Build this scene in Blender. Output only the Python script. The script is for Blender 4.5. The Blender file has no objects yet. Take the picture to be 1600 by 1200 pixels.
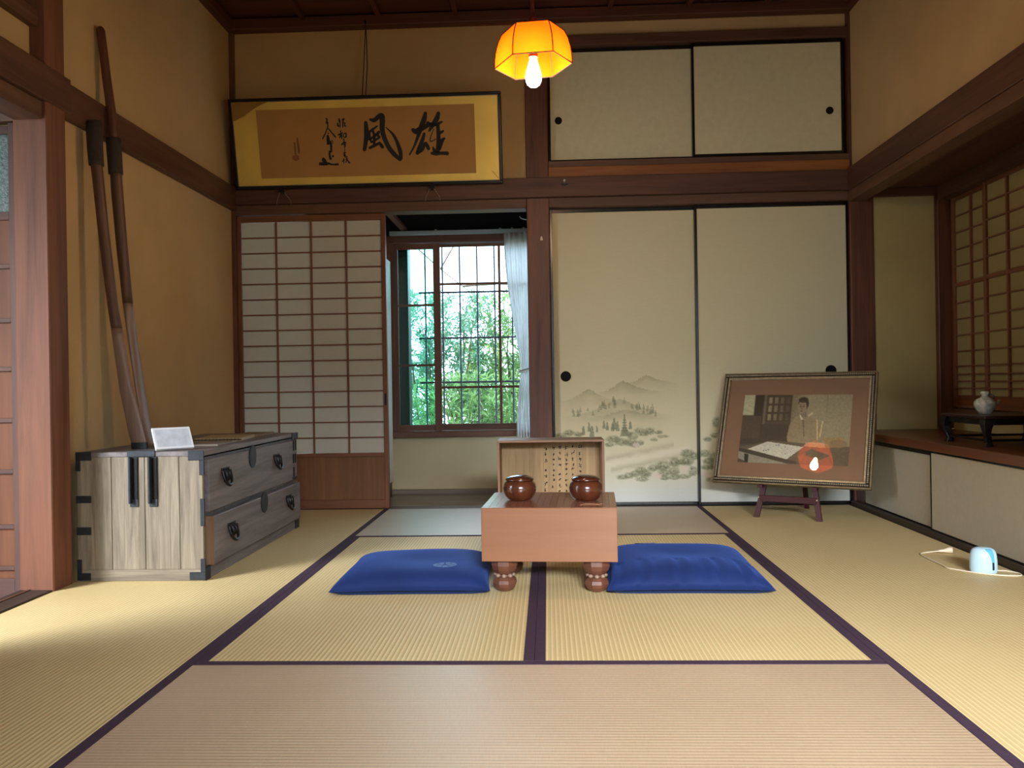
import bpy, bmesh, math, random
import numpy as np
from mathutils import Vector, Matrix, Quaternion

random.seed(7)
rng = np.random.default_rng(11)
S = bpy.context.scene
COL = S.collection
PI = math.pi

# ------------------------------------------------------------------ camera
cam_d = bpy.data.cameras.new('camera')
cam = bpy.data.objects.new('camera', cam_d)
COL.objects.link(cam)
cam_d.sensor_fit = 'HORIZONTAL'
cam_d.sensor_width = 36.0
cam_d.lens = 1304.76 / 1600 * 36.0
cam_d.clip_start = 0.05
_r = Vector((0.9989684, 0.0425739, -0.0157993))
_u = Vector((0.0157637, 0.0011723, 0.9998751))
_f = Vector((-0.0425871, 0.9990926, -0.0005))
cam.matrix_world = Matrix(((_r.x, _u.x, -_f.x, 0.0464), (_r.y, _u.y, -_f.y, -4.945),
                           (_r.z, _u.z, -_f.z, 0.737), (0, 0, 0, 1)))
S.camera = cam

# ------------------------------------------------------------------ sky and daylight
W = bpy.data.worlds.new('sky')
S.world = W
W.use_nodes = True
bg = W.node_tree.nodes['Background']
bg.inputs['Color'].default_value = (0.64, 0.83, 1.0, 1)
bg.inputs['Strength'].default_value = 7.6

def area(name, loc, aim, sx, sy, power, color, spread=180):
    d = bpy.data.lights.new(name, 'AREA')
    d.shape = 'RECTANGLE'
    d.size, d.size_y = sx, sy
    d.energy = power
    d.color = color
    d.spread = math.radians(spread)
    o = bpy.data.objects.new(name, d)
    COL.objects.link(o)
    o.location = loc
    o.rotation_euler = (Vector(aim) - Vector(loc)).to_track_quat('-Z', 'Z').to_euler()
    return o

# daylight through the wide garden doors behind the camera
area('daylight_garden_doors', (0.75, -9.1, 2.75), (0.15, -1.9, 0.0), 2.4, 1.0, 146, (0.98, 0.98, 1.0), 60)
# daylight through the veranda glass on the left
area('daylight_veranda', (-3.15, -3.72, 1.45), (-1.5, -2.07, 0.0), 0.62, 1.1, 20, (1.0, 0.99, 0.97), 70)

S.view_settings.view_transform = 'Standard'
S.view_settings.look = 'None'
S.view_settings.exposure = 0.25
S.view_settings.gamma = 1.0
S.view_settings.use_curve_mapping = False
S.cycles.max_bounces = 8
S.cycles.diffuse_bounces = 5
S.cycles.transparent_max_bounces = 12
S.cycles.caustics_reflective = False
S.cycles.caustics_refractive = False
S.cycles.sample_clamp_indirect = 6.0
S.cycles.use_denoising = True

# ------------------------------------------------------------------ materials
def srgb(r, g, b):
    def f(c):
        c /= 255.0
        return c / 12.92 if c <= 0.04045 else ((c + 0.055) / 1.055) ** 2.4
    return (f(r), f(g), f(b), 1.0)

_M = {}
def newmat(name):
    m = bpy.data.materials.new(name)
    m.use_nodes = True
    nt = m.node_tree
    return m, nt, nt.nodes['Principled BSDF'], nt.nodes['Material Output']

def nd(nt, t, **kw):
    n = nt.nodes.new(t)
    for k, v in kw.items():
        setattr(n, k, v)
    return n

def plain(name, col, rough=0.6, metal=0.0, spec=0.5, var=0.0, scale=8.0, bump=0.0, bscale=60.0, coat=0.0):
    if name in _M:
        return _M[name]
    m, nt, b, out = newmat(name)
    b.inputs['Roughness'].default_value = rough
    b.inputs['Metallic'].default_value = metal
    b.inputs['Specular IOR Level'].default_value = spec
    b.inputs['Coat Weight'].default_value = coat
    b.inputs['Coat Roughness'].default_value = 0.12
    b.inputs['Base Color'].default_value = col
    tc = nd(nt, 'ShaderNodeTexCoord')
    if var > 0:
        n = nd(nt, 'ShaderNodeTexNoise')
        n.inputs['Scale'].default_value = scale
        n.inputs['Detail'].default_value = 5
        nt.links.new(tc.outputs['Object'], n.inputs['Vector'])
        r = nd(nt, 'ShaderNodeValToRGB')
        r.color_ramp.elements[0].position = 0.3
        r.color_ramp.elements[1].position = 0.7
        r.color_ramp.elements[0].color = tuple(c * (1 - var) for c in col[:3]) + (1,)
        r.color_ramp.elements[1].color = tuple(min(1, c * (1 + var)) for c in col[:3]) + (1,)
        nt.links.new(n.outputs['Fac'], r.inputs['Fac'])
        nt.links.new(r.outputs['Color'], b.inputs['Base Color'])
    if bump > 0:
        n2 = nd(nt, 'ShaderNodeTexNoise')
        n2.inputs['Scale'].default_value = bscale
        n2.inputs['Detail'].default_value = 4
        nt.links.new(tc.outputs['Object'], n2.inputs['Vector'])
        bp = nd(nt, 'ShaderNodeBump')
        bp.inputs['Strength'].default_value = bump
        bp.inputs['Distance'].default_value = 0.01
        nt.links.new(n2.outputs['Fac'], bp.inputs['Height'])
        nt.links.new(bp.outputs['Normal'], b.inputs['Normal'])
    _M[name] = m
    return m

def wood(kind, axis='z'):
    """grain runs along axis"""
    key = kind + '_' + axis
    if key in _M:
        return _M[key]
    c0, c1, rough, gs, coat = {
        'post': ((66, 36, 25), (114, 68, 48), 0.5, 14, 0.0),
        'beam': ((66, 38, 28), (100, 64, 48), 0.55, 12, 0.0),
        'lintel': ((78, 50, 36), (110, 76, 56), 0.55, 12, 0.0),
        'orange': ((118, 66, 28), (158, 98, 46), 0.5, 12, 0.0),
        'ceiling': ((68, 34, 24), (98, 54, 38), 0.6, 9, 0.0),
        'screen': ((98, 58, 36), (132, 84, 54), 0.5, 16, 0.0),
        'screenboard': ((104, 66, 36), (128, 84, 50), 0.5, 16, 0.0),
        'sash': ((84, 50, 38), (122, 78, 58), 0.45, 16, 0.1),
        'corridor': ((96, 84, 76), (138, 124, 112), 0.35, 10, 0.1),
        'engawa': ((120, 104, 90), (160, 144, 128), 0.4, 10, 0.0),
        'leftpost': ((90, 52, 36), (130, 82, 59), 0.7, 8, 0.0),
        'door': ((92, 52, 30), (120, 72, 44), 0.7, 10, 0.0),
        'doorframe': ((70, 46, 40), (98, 68, 60), 0.7, 10, 0.0),
        'chestend': ((100, 90, 77), (150, 138, 120), 0.7, 30, 0.0),
        'chestfront': ((90, 84, 86), (134, 126, 128), 0.5, 16, 0.0),
        'drawerside': ((104, 78, 56), (134, 104, 78), 0.6, 20, 0.0),
        'goban': ((128, 84, 56), (144, 98, 68), 0.42, 7, 0.05),
        'gobantop': ((128, 74, 46), (158, 96, 62), 0.22, 7, 0.25),
        'gobanleg': ((82, 48, 36), (106, 66, 50), 0.42, 12, 0.1),
        'bowl': ((58, 28, 18), (98, 54, 34), 0.2, 9, 0.5),
        'boxout': ((116, 84, 62), (148, 112, 84), 0.5, 16, 0.0),
        'boxin': ((148, 118, 78), (184, 152, 106), 0.55, 22, 0.0),
        'oardark': ((66, 42, 30), (104, 70, 52), 0.5, 12, 0.0),
        'oarblade': ((116, 92, 76), (150, 124, 108), 0.45, 14, 0.0),
        'alcovetop': ((92, 48, 24), (128, 72, 38), 0.35, 10, 0.1),
        'mahogany': ((48, 5, 11), (66, 10, 17), 0.5, 12, 0.0),
        'kick': ((40, 32, 28), (62, 50, 42), 0.5, 12, 0.0),
    }[kind]
    m, nt, b, out = newmat(key)
    tc = nd(nt, 'ShaderNodeTexCoord')
    mp = nd(nt, 'ShaderNodeMapping')
    sc = [gs * 1.0] * 3
    sc['xyz'.index(axis)] = gs * 0.06
    mp.inputs['Scale'].default_value = sc
    nt.links.new(tc.outputs['Object'], mp.inputs['Vector'])
    n = nd(nt, 'ShaderNodeTexNoise')
    n.inputs['Scale'].default_value = 1.6
    n.inputs['Detail'].default_value = 7
    n.inputs['Roughness'].default_value = 0.65
    n.inputs['Distortion'].default_value = 0.6
    nt.links.new(mp.outputs['Vector'], n.inputs['Vector'])
    r = nd(nt, 'ShaderNodeValToRGB')
    r.color_ramp.elements[0].position = 0.32
    r.color_ramp.elements[1].position = 0.68
    r.color_ramp.elements[0].color = srgb(*c0)
    r.color_ramp.elements[1].color = srgb(*c1)
    nt.links.new(n.outputs['Fac'], r.inputs['Fac'])
    nt.links.new(r.outputs['Color'], b.inputs['Base Color'])
    b.inputs['Roughness'].default_value = rough
    b.inputs['Coat Weight'].default_value = coat
    b.inputs['Coat Roughness'].default_value = 0.15
    bp = nd(nt, 'ShaderNodeBump')
    bp.inputs['Strength'].default_value = 0.18
    bp.inputs['Distance'].default_value = 0.004
    nt.links.new(n.outputs['Fac'], bp.inputs['Height'])
    nt.links.new(bp.outputs['Normal'], b.inputs['Normal'])
    _M[key] = m
    return m

def plaster(name, col):
    return plain(name, col, rough=0.9, spec=0.2, var=0.07, scale=3.0, bump=0.25, bscale=260)

def tatami(axis):
    """ribs run along axis; rush lies across it"""
    key = 'tatami_' + axis
    if key in _M:
        return _M[key]
    m, nt, b, out = newmat(key)
    tc = nd(nt, 'ShaderNodeTexCoord')
    sp = nd(nt, 'ShaderNodeSeparateXYZ')
    nt.links.new(tc.outputs['Object'], sp.inputs[0])
    cross = 'X' if axis == 'y' else 'Y'
    mul = nd(nt, 'ShaderNodeMath', operation='MULTIPLY')
    mul.inputs[1].default_value = 2 * PI / 0.0137
    nt.links.new(sp.outputs[cross], mul.inputs[0])
    sn = nd(nt, 'ShaderNodeMath', operation='SINE')
    nt.links.new(mul.outputs[0], sn.inputs[0])
    rib = nd(nt, 'ShaderNodeMapRange')
    rib.inputs['From Min'].default_value = 0.25
    rib.inputs['From Max'].default_value = 1.0
    nt.links.new(sn.outputs[0], rib.inputs['Value'])
    # fine rush lines across
    mp = nd(nt, 'ShaderNodeMapping')
    mp.inputs['Scale'].default_value = (30, 420, 1) if axis == 'y' else (420, 30, 1)
    nt.links.new(tc.outputs['Object'], mp.inputs['Vector'])
    ns = nd(nt, 'ShaderNodeTexNoise')
    ns.inputs['Scale'].default_value = 1.0
    ns.inputs['Detail'].default_value = 3
    nt.links.new(mp.outputs['Vector'], ns.inputs['Vector'])
    big = nd(nt, 'ShaderNodeTexNoise')
    big.inputs['Scale'].default_value = 2.2
    big.inputs['Detail'].default_value = 4
    nt.links.new(tc.outputs['Object'], big.inputs['Vector'])
    ramp = nd(nt, 'ShaderNodeValToRGB')
    if axis == 'y':
        ramp.color_ramp.elements[0].color = srgb(192, 170, 120)
        ramp.color_ramp.elements[1].color = srgb(214, 194, 144)
    else:  # pinker, darker base paints in the reflection seen on crosswise mats
        ramp.color_ramp.elements[0].color = srgb(168, 144, 116)
        ramp.color_ramp.elements[1].color = srgb(194, 170, 140)
    ramp.color_ramp.elements[0].position = 0.3
    ramp.color_ramp.elements[1].position = 0.72
    add = nd(nt, 'ShaderNodeMath', operation='ADD')
    hf = nd(nt, 'ShaderNodeMath', operation='MULTIPLY')
    hf.inputs[1].default_value = 0.55
    hb = nd(nt, 'ShaderNodeMath', operation='MULTIPLY')
    hb.inputs[1].default_value = 0.45
    nt.links.new(ns.outputs['Fac'], hf.inputs[0])
    nt.links.new(big.outputs['Fac'], hb.inputs[0])
    nt.links.new(hf.outputs[0], add.inputs[0])
    nt.links.new(hb.outputs[0], add.inputs[1])
    nt.links.new(add.outputs[0], ramp.inputs['Fac'])
    mx = nd(nt, 'ShaderNodeMix', data_type='RGBA', blend_type='MIX')
    mx.inputs[7].default_value = srgb(236, 216, 164) if axis == 'y' else srgb(204, 182, 152)
    nt.links.new(rib.outputs[0], mx.inputs[0])
    nt.links.new(ramp.outputs['Color'], mx.inputs[6])
    sc = nd(nt, 'ShaderNodeMath', operation='MULTIPLY')
    sc.inputs[1].default_value = 0.7
    nt.links.new(rib.outputs[0], sc.inputs[0])
    nt.links.new(sc.outputs[0], mx.inputs[0])
    nt.links.new(mx.outputs[2], b.inputs['Base Color'])
    b.inputs['Roughness'].default_value = 0.58 if axis == 'y' else 0.5
    b.inputs['Specular IOR Level'].default_value = 0.45 if axis == 'y' else 1.0
    if axis == 'x':
        b.inputs['Coat Weight'].default_value = 0.7
        b.inputs['Coat Roughness'].default_value = 0.45
        b.inputs['Coat IOR'].default_value = 1.6
    bp = nd(nt, 'ShaderNodeBump')
    bp.inputs['Strength'].default_value = 0.30 if axis == 'y' else 0.10
    bp.inputs['Distance'].default_value = 0.002
    nt.links.new(sn.outputs[0], bp.inputs['Height'])
    nt.links.new(bp.outputs['Normal'], b.inputs['Normal'])
    _M[key] = m
    return m

def paper(name, col, trans=0.25, rough=0.9):
    if name in _M:
        return _M[name]
    m, nt, b, out = newmat(name)
    nt.nodes.remove(b)
    tc = nd(nt, 'ShaderNodeTexCoord')
    n = nd(nt, 'ShaderNodeTexNoise')
    n.inputs['Scale'].default_value = 30
    n.inputs['Detail'].default_value = 5
    nt.links.new(tc.outputs['Object'], n.inputs['Vector'])
    r = nd(nt, 'ShaderNodeValToRGB')
    r.color_ramp.elements[0].color = tuple(c * 0.93 for c in col[:3]) + (1,)
    r.color_ramp.elements[1].color = col
    nt.links.new(n.outputs['Fac'], r.inputs['Fac'])
    d = nd(nt, 'ShaderNodeBsdfDiffuse')
    t = nd(nt, 'ShaderNodeBsdfTranslucent')
    nt.links.new(r.outputs['Color'], d.inputs['Color'])
    nt.links.new(r.outputs['Color'], t.inputs['Color'])
    mx = nd(nt, 'ShaderNodeMixShader')
    mx.inputs[0].default_value = trans
    nt.links.new(d.outputs[0], mx.inputs[1])
    nt.links.new(t.outputs[0], mx.inputs[2])
    nt.links.new(mx.outputs[0], out.inputs['Surface'])
    _M[name] = m
    return m

def glass(name, tint=(1, 1, 1, 1), rough=0.0, refl=1.0):
    if name in _M:
        return _M[name]
    m, nt, b, out = newmat(name)
    nt.nodes.remove(b)
    t = nd(nt, 'ShaderNodeBsdfTransparent')
    t.inputs['Color'].default_value = tint
    g = nd(nt, 'ShaderNodeBsdfGlossy')
    g.inputs['Roughness'].default_value = rough
    fr = nd(nt, 'ShaderNodeFresnel')
    fr.inputs['IOR'].default_value = 1.5
    ml = nd(nt, 'ShaderNodeMath', operation='MULTIPLY')
    ml.inputs[1].default_value = refl
    nt.links.new(fr.outputs[0], ml.inputs[0])
    mx = nd(nt, 'ShaderNodeMixShader')
    nt.links.new(ml.outputs[0], mx.inputs[0])
    nt.links.new(t.outputs[0], mx.inputs[1])
    nt.links.new(g.outputs[0], mx.inputs[2])
    nt.links.new(mx.outputs[0], out.inputs['Surface'])
    _M[name] = m
    return m

def printed(name, rough=0.8, spec=0.3):
    """flat print: colour attribute on the sheet"""
    m, nt, b, out = newmat(name)
    a = nd(nt, 'ShaderNodeAttribute', attribute_name='print')
    tc = nd(nt, 'ShaderNodeTexCoord')
    mp = nd(nt, 'ShaderNodeMapping')
    mp.inputs['Scale'].default_value = (25, 25, 420)
    nt.links.new(tc.outputs['Object'], mp.inputs['Vector'])
    n = nd(nt, 'ShaderNodeTexNoise')
    n.inputs['Scale'].default_value = 1.0
    n.inputs['Detail'].default_value = 3
    nt.links.new(mp.outputs['Vector'], n.inputs['Vector'])
    mr = nd(nt, 'ShaderNodeMapRange')
    mr.inputs['To Min'].default_value = 0.93
    mr.inputs['To Max'].default_value = 1.05
    nt.links.new(n.outputs['Fac'], mr.inputs['Value'])
    mx = nd(nt, 'ShaderNodeMix', data_type='RGBA', blend_type='MULTIPLY')
    mx.inputs[0].default_value = 1.0
    nt.links.new(a.outputs['Color'], mx.inputs[6])
    nt.links.new(mr.outputs[0], mx.inputs[7])
    nt.links.new(mx.outputs[2], b.inputs['Base Color'])
    b.inputs['Roughness'].default_value = rough
    b.inputs['Specular IOR Level'].default_value = spec
    return m

def emissive(name, col, strength):
    m, nt, b, out = newmat(name)
    b.inputs['Base Color'].default_value = (0.8, 0.7, 0.5, 1)
    b.inputs['Emission Color'].default_value = col
    b.inputs['Emission Strength'].default_value = strength
    return m

# ------------------------------------------------------------------ geometry helpers
class MB:
    def __init__(s):
        s.v = []
        s.f = []

    def add(s, verts, faces):
        o = len(s.v)
        s.v += [tuple(p) for p in verts]
        s.f += [tuple(i + o for i in f) for f in faces]
        return s

    def box(s, x0, x1, y0, y1, z0, z1):
        v = [(x, y, z) for x in (x0, x1) for y in (y0, y1) for z in (z0, z1)]
        return s.add(v, [(0, 1, 3, 2), (4, 6, 7, 5), (0, 4, 5, 1), (2, 3, 7, 6), (0, 2, 6, 4), (1, 5, 7, 3)])

    def prism(s, poly, h0, h1, axis='y', flip=False):
        """poly: 2D outline; extruded along axis. axis y -> (x,z); x -> (y,z); z -> (x,y)"""
        def p3(p, h):
            if axis == 'y':
                return (p[0], h, p[1])
            if axis == 'x':
                return (h, p[0], p[1])
            return (p[0], p[1], h)
        n = len(poly)
        v = [p3(p, h0) for p in poly] + [p3(p, h1) for p in poly]
        f = [tuple(range(n)), tuple(range(2 * n - 1, n - 1, -1))]
        f += [(i, (i + 1) % n, n + (i + 1) % n, n + i) for i in range(n)]
        return s.add(v, f)

    def lathe(s, prof, n=24, c=(0, 0, 0), phase=0.0, sx=1.0, sy=1.0):
        v = []
        for r, z in prof:
            for i in range(n):
                a = 2 * PI * i / n + phase
                v.append((c[0] + r * math.cos(a) * sx, c[1] + r * math.sin(a) * sy, c[2] + z))
        f = []
        for k in range(len(prof) - 1):
            for i in range(n):
                j = (i + 1) % n
                f.append((k * n + i, k * n + j, (k + 1) * n + j, (k + 1) * n + i))
        f.append(tuple(range(n - 1, -1, -1)))
        m = (len(prof) - 1) * n
        f.append(tuple(range(m, m + n)))
        return s.add(v, f)

    def tube(s, pts, rad, n=8, cap=True):
        pts = [Vector(p) for p in pts]
        if not isinstance(rad, (list, tuple)):
            rad = [rad] * len(pts)
        v = []
        nrm = None
        for i, p in enumerate(pts):
            t = (pts[min(i + 1, len(pts) - 1)] - pts[max(i - 1, 0)]).normalized()
            if nrm is None:
                nrm = t.orthogonal().normalized()
            else:
                nrm = (nrm - t * nrm.dot(t)).normalized()
            bn = t.cross(nrm)
            for k in range(n):
                a = 2 * PI * k / n
                v.append(p + (nrm * math.cos(a) + bn * math.sin(a)) * rad[i])
        f = []
        for i in range(len(pts) - 1):
            for k in range(n):
                j = (k + 1) % n
                f.append((i * n + k, i * n + j, (i + 1) * n + j, (i + 1) * n + k))
        if cap:
            f.append(tuple(range(n - 1, -1, -1)))
            m = (len(pts) - 1) * n
            f.append(tuple(range(m, m + n)))
        return s.add(v, f)

    def loft(s, rings):
        n = len(rings[0])
        v = [p for r in rings for p in r]
        f = []
        for i in range(len(rings) - 1):
            for k in range(n):
                j = (k + 1) % n
                f.append((i * n + k, i * n + j, (i + 1) * n + j, (i + 1) * n + k))
        f.append(tuple(range(n - 1, -1, -1)))
        m = (len(rings) - 1) * n
        f.append(tuple(range(m, m + n)))
        return s.add(v, f)

def obj(name, mb, mat, parent=None, smooth=False, bevel=0.0, loc=None, kind=None, label=None):
    me = bpy.data.meshes.new(name)
    if bevel > 0 or True:
        bm = bmesh.new()
        vs = [bm.verts.new(p) for p in mb.v]
        for f in mb.f:
            try:
                bm.faces.new([vs[i] for i in f])
            except ValueError:
                pass
        bmesh.ops.recalc_face_normals(bm, faces=bm.faces)
        if bevel > 0:
            bmesh.ops.bevel(bm, geom=list(bm.edges), offset=bevel, segments=1, affect='EDGES', clamp_overlap=True)
        bm.to_mesh(me)
        bm.free()
    if smooth:
        me.shade_smooth()
        if smooth != 'full':
            me.set_sharp_from_angle(angle=math.radians(40))
    me.materials.append(mat)
    o = bpy.data.objects.new(name, me)
    COL.objects.link(o)
    if parent is not None:
        o.parent = parent
    if loc is not None:
        o.location = loc
    if kind:
        o['kind'] = kind
    if label:
        o['label'] = label
    return o

def box(name, b, mat, parent=None, bevel=0.0015, **kw):
    return obj(name, MB().box(*b), mat, parent, bevel=bevel, **kw)

def tag(o, label, cat, group=None, kind=None):
    o['label'] = label
    o['category'] = cat
    if group:
        o['group'] = group
    if kind:
        o['kind'] = kind
    return o

def root(name, loc, label, cat, rz=0.0, group=None, kind=None):
    o = bpy.data.objects.new(name, None)
    o.empty_display_size = 0.1
    COL.objects.link(o)
    o.location = loc
    o.rotation_euler = (0, 0, rz)
    return tag(o, label, cat, group, kind)

def copy_tree(o, parent=None):
    c = o.copy()
    COL.objects.link(c)
    if parent is not None:
        c.parent = parent
    for ch in list(o.children):
        copy_tree(ch, c)
    return c

def off(b, l):
    return (b[0] - l[0], b[1] - l[0], b[2] - l[1], b[3] - l[1], b[4] - l[2], b[5] - l[2])

def catmull(pts, wid, step=6):
    P = [np.array(p, float) for p in pts]
    P = [2 * P[0] - P[1]] + P + [2 * P[-1] - P[-2]]
    Wd = [wid[0]] + list(wid) + [wid[-1]]
    out = []
    for i in range(1, len(P) - 2):
        for k in range(step):
            t = k / step
            p = 0.5 * ((2 * P[i]) + (-P[i - 1] + P[i + 1]) * t + (2 * P[i - 1] - 5 * P[i] + 4 * P[i + 1] - P[i + 2]) * t * t
                       + (-P[i - 1] + 3 * P[i] - 3 * P[i + 1] + P[i + 2]) * t ** 3)
            out.append((p, Wd[i] * (1 - t) + Wd[i + 1] * t))
    out.append((P[-2], wid[-1]))
    return out

WK = 1.0
def ink(mb, strokes, fmap, plane):
    """brush strokes: each ((x,y,w),...) in tracing units; fmap -> (u,v) metres; plane(u,v)->xyz"""
    for st in strokes:
        c = catmull([(q[0], q[1]) for q in st], [q[2] for q in st])
        L, R = [], []
        n = len(c)
        for i, (p, w) in enumerate(c):
            a = c[max(i - 1, 0)][0]
            b = c[min(i + 1, n - 1)][0]
            t = b - a
            t = t / (np.linalg.norm(t) + 1e-9)
            nr = np.array([-t[1], t[0]])
            L.append(p + nr * w * WK / 2)
            R.append(p - nr * w * WK / 2)
        t0 = c[1][0] - c[0][0]
        t0 = t0 / (np.linalg.norm(t0) + 1e-9)
        t1 = c[-1][0] - c[-2][0]
        t1 = t1 / (np.linalg.norm(t1) + 1e-9)
        start = [c[0][0] - t0 * c[0][1] * 0.35]
        end = [c[-1][0] + t1 * c[-1][1] * 0.35]
        poly = [plane(*fmap(*q)) for q in start + L + end + R[::-1]]
        # strip of quads
        o = len(mb.v)
        Lp = [plane(*fmap(*q)) for q in L]
        Rp = [plane(*fmap(*q)) for q in R]
        mb.v += Lp + Rp
        for i in range(n - 1):
            mb.f.append((o + i, o + i + 1, o + n + i + 1, o + n + i))
        o = len(mb.v)
        mb.v += [plane(*fmap(*start[0])), Lp[0], Rp[0], plane(*fmap(*end[0])), Lp[-1], Rp[-1]]
        mb.f += [(o, o + 1, o + 2), (o + 3, o + 5, o + 4)]

def sheet(name, nu, nv, pos, col, mat, parent=None):
    """flat printed sheet; pos(u,v)->xyz arrays, col(u,v)->rgb linear arrays (u,v in 0..1)"""
    u, v = np.meshgrid(np.linspace(0, 1, nu), np.linspace(0, 1, nv))
    P = pos(u, v).reshape(-1, 3).astype(np.float32)
    Cc = col(u, v).reshape(-1, 3)
    idx = np.arange(nu * nv).reshape(nv, nu)
    F = np.stack([idx[:-1, :-1], idx[:-1, 1:], idx[1:, 1:], idx[1:, :-1]], -1).reshape(-1, 4)
    me = bpy.data.meshes.new(name)
    me.from_pydata(P.tolist(), [], F.tolist())
    at = me.color_attributes.new('print', 'FLOAT_COLOR', 'POINT')
    rgba = np.ones((nu * nv, 4), np.float32)
    rgba[:, :3] = Cc
    at.data.foreach_set('color', rgba.ravel())
    me.materials.append(mat)
    o = bpy.data.objects.new(name, me)
    COL.objects.link(o)
    if parent is not None:
        o.parent = parent
    return o

def lin(rgb):
    a = np.asarray(rgb, float) / 255.0
    return np.where(a <= 0.04045, a / 12.92, ((a + 0.055) / 1.055) ** 2.4)

# ------------------------------------------------------------------ palette
BLACK = plain('black_lacquer', srgb(10, 10, 13), rough=0.25, spec=0.5)
IRON = plain('dark_iron', srgb(52, 56, 62), rough=0.5, metal=0.6, var=0.2, scale=40, bump=0.1, bscale=120)
IRONBLK = plain('black_iron', srgb(26, 26, 30), rough=0.4, metal=0.5, var=0.2, scale=40)
HERI = plain('border_cloth', srgb(66, 50, 66), rough=0.85, spec=0.2, var=0.12, scale=60, bump=0.2, bscale=900)
OCHRE = plaster('ochre_plaster', srgb(198, 168, 122))
GREENW = plaster('green_ochre_plaster', srgb(182, 164, 112))
CREAM = plaster('cream_plaster', srgb(196, 184, 150))
WHITEP = plain('white_paint', srgb(215, 216, 214), rough=0.6)
ALUM = plain('pale_metal', srgb(176, 188, 192), rough=0.4, metal=0.3)
SHOJIP = paper('screen_paper', srgb(206, 206, 196), 0.12)
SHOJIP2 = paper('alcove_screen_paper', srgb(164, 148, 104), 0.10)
CLEAR = glass('clear_glass', (0.97, 0.99, 0.99, 1))
TEAL = glass('greenish_glass', (0.70, 0.93, 0.90, 1))

# ================================================================== FLOOR
floor = root('floor', (0, 0, 0), 'tatami floor of straw mats edged in dark purple cloth', 'floor', kind='structure')
box('subfloor', (-1.84, 1.84, -6.25, 0.0, -0.14, -0.06), wood('kick', 'y'), floor, bevel=0)
g = 0.0004
def mat_piece(x0, x1, y0, y1, axis, edges):
    cx, cy = (x0 + x1) / 2, (y0 + y1) / 2
    m = box('tatami_mat', (x0 - cx + g, x1 - cx - g, y0 - cy + g, y1 - cy - g, -0.058, 0.0), tatami(axis), floor, bevel=0, loc=(cx, cy, 0))
    w = 0.0295
    for e in edges:
        bb = {'l': (x0 + g, x0 + w, y0 + g, y1 - g), 'r': (x1 - w, x1 - g, y0 + g, y1 - g),
              'n': (x0 + g, x1 - g, y0 + g, y0 + w), 'f': (x0 + g, x1 - g, y1 - w, y1 - g)}[e]
        box('cloth_border', (bb[0] - cx, bb[1] - cx, bb[2] - cy, bb[3] - cy, -0.02, 0.0014), HERI, m, bevel=0.0006)
mat_piece(-1.78, -0.91, -1.82, 0.0, 'y', 'r')
mat_piece(-1.78, -0.91, -3.64, -1.82, 'y', 'r')
mat_piece(0.91, 1.79, -1.82, 0.0, 'y', 'l')
mat_piece(0.91, 1.79, -3.64, -1.82, 'y', 'l')
mat_piece(-0.91, 0.91, -0.91, 0.0, 'x', 'n')
mat_piece(-0.91, 0.0, -2.73, -0.91, 'y', 'lr')
mat_piece(0.0, 0.91, -2.73, -0.91, 'y', 'lr')
mat_piece(-0.91, 0.91, -3.64, -2.73, 'x', 'nf')
mat_piece(-1.82, -0.91, -5.46, -3.64, 'y', 'r')
mat_piece(0.91, 1.82, -5.46, -3.64, 'y', 'l')
mat_piece(-0.91, 0.91, -4.55, -3.64, 'x', 'nf')
mat_piece(-0.91, 0.91, -5.46, -4.55, 'x', 'nf')

# corridor floor beyond the back opening
cfl = root('corridor_floor', (-0.6, 0.4, 0), 'grey-brown plank floor of the corridor below the window', 'floor', kind='structure')
for i, (a, b_) in enumerate(((0.07, 0.22), (0.22, 0.37), (0.37, 0.52), (0.52, 0.67), (0.67, 0.80))):
    box('plank', (-1.35, 0.66, a + 0.002 - 0.4, b_ - 0.002 - 0.4, -0.045, -0.012), wood('corridor', 'x'), cfl, bevel=0.002)
# veranda floor to the left
vfl = root('veranda_floor', (-2.35, -3.5, 0), 'pale plank veranda floor outside the left opening', 'floor', kind='structure')
for i in range(6):
    x0 = -2.80 + i * 0.147 + 2.35
    box('plank', (x0 + 0.002, x0 + 0.145, -1.6, 1.62, -0.07, -0.03), wood('engawa', 'y'), vfl, bevel=0.002)

# ================================================================== CEILING
ceil = root('ceiling', (0, 0, 2.93), 'dark brown board ceiling with slim battens', 'ceiling', kind='structure')
nb = 15
for i in range(nb):
    y1 = 0.13 - i * 0.447
    box('ceiling_board', (-1.92, 1.92, y1 - 0.444, y1, 0.012, 0.032), wood('ceiling', 'x'), ceil, bevel=0.001)
for i in range(-4, 5):
    x = -0.008 + i * 0.4535
    if abs(x) < 1.83:
        box('batten', (x - 0.014, x + 0.014, -6.2, -0.02, -0.022, 0.014), wood('ceiling', 'y'), ceil, bevel=0.003)
box('light_block_slab', (-3.0, 2.7, -6.4, 0.95, 0.04, 0.10), wood('kick', 'x'), ceil, bevel=0)  # unseen slab, added to stop sky light leaking past the ceiling boards
for (n_, b) in (('cornice_rail', (-1.86, 1.86, -0.055, 0.02, -0.062, 0.0)), ('cornice_rail', (-1.86, -1.79, -6.2, -0.055, -0.062, 0.0)),
                ('cornice_rail', (1.80, 1.86, -6.2, -0.055, -0.062, 0.0))):
    box(n_, b, wood('ceiling', 'x' if b[1] - b[0] > 1 else 'y'), ceil, bevel=0.004)

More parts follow.
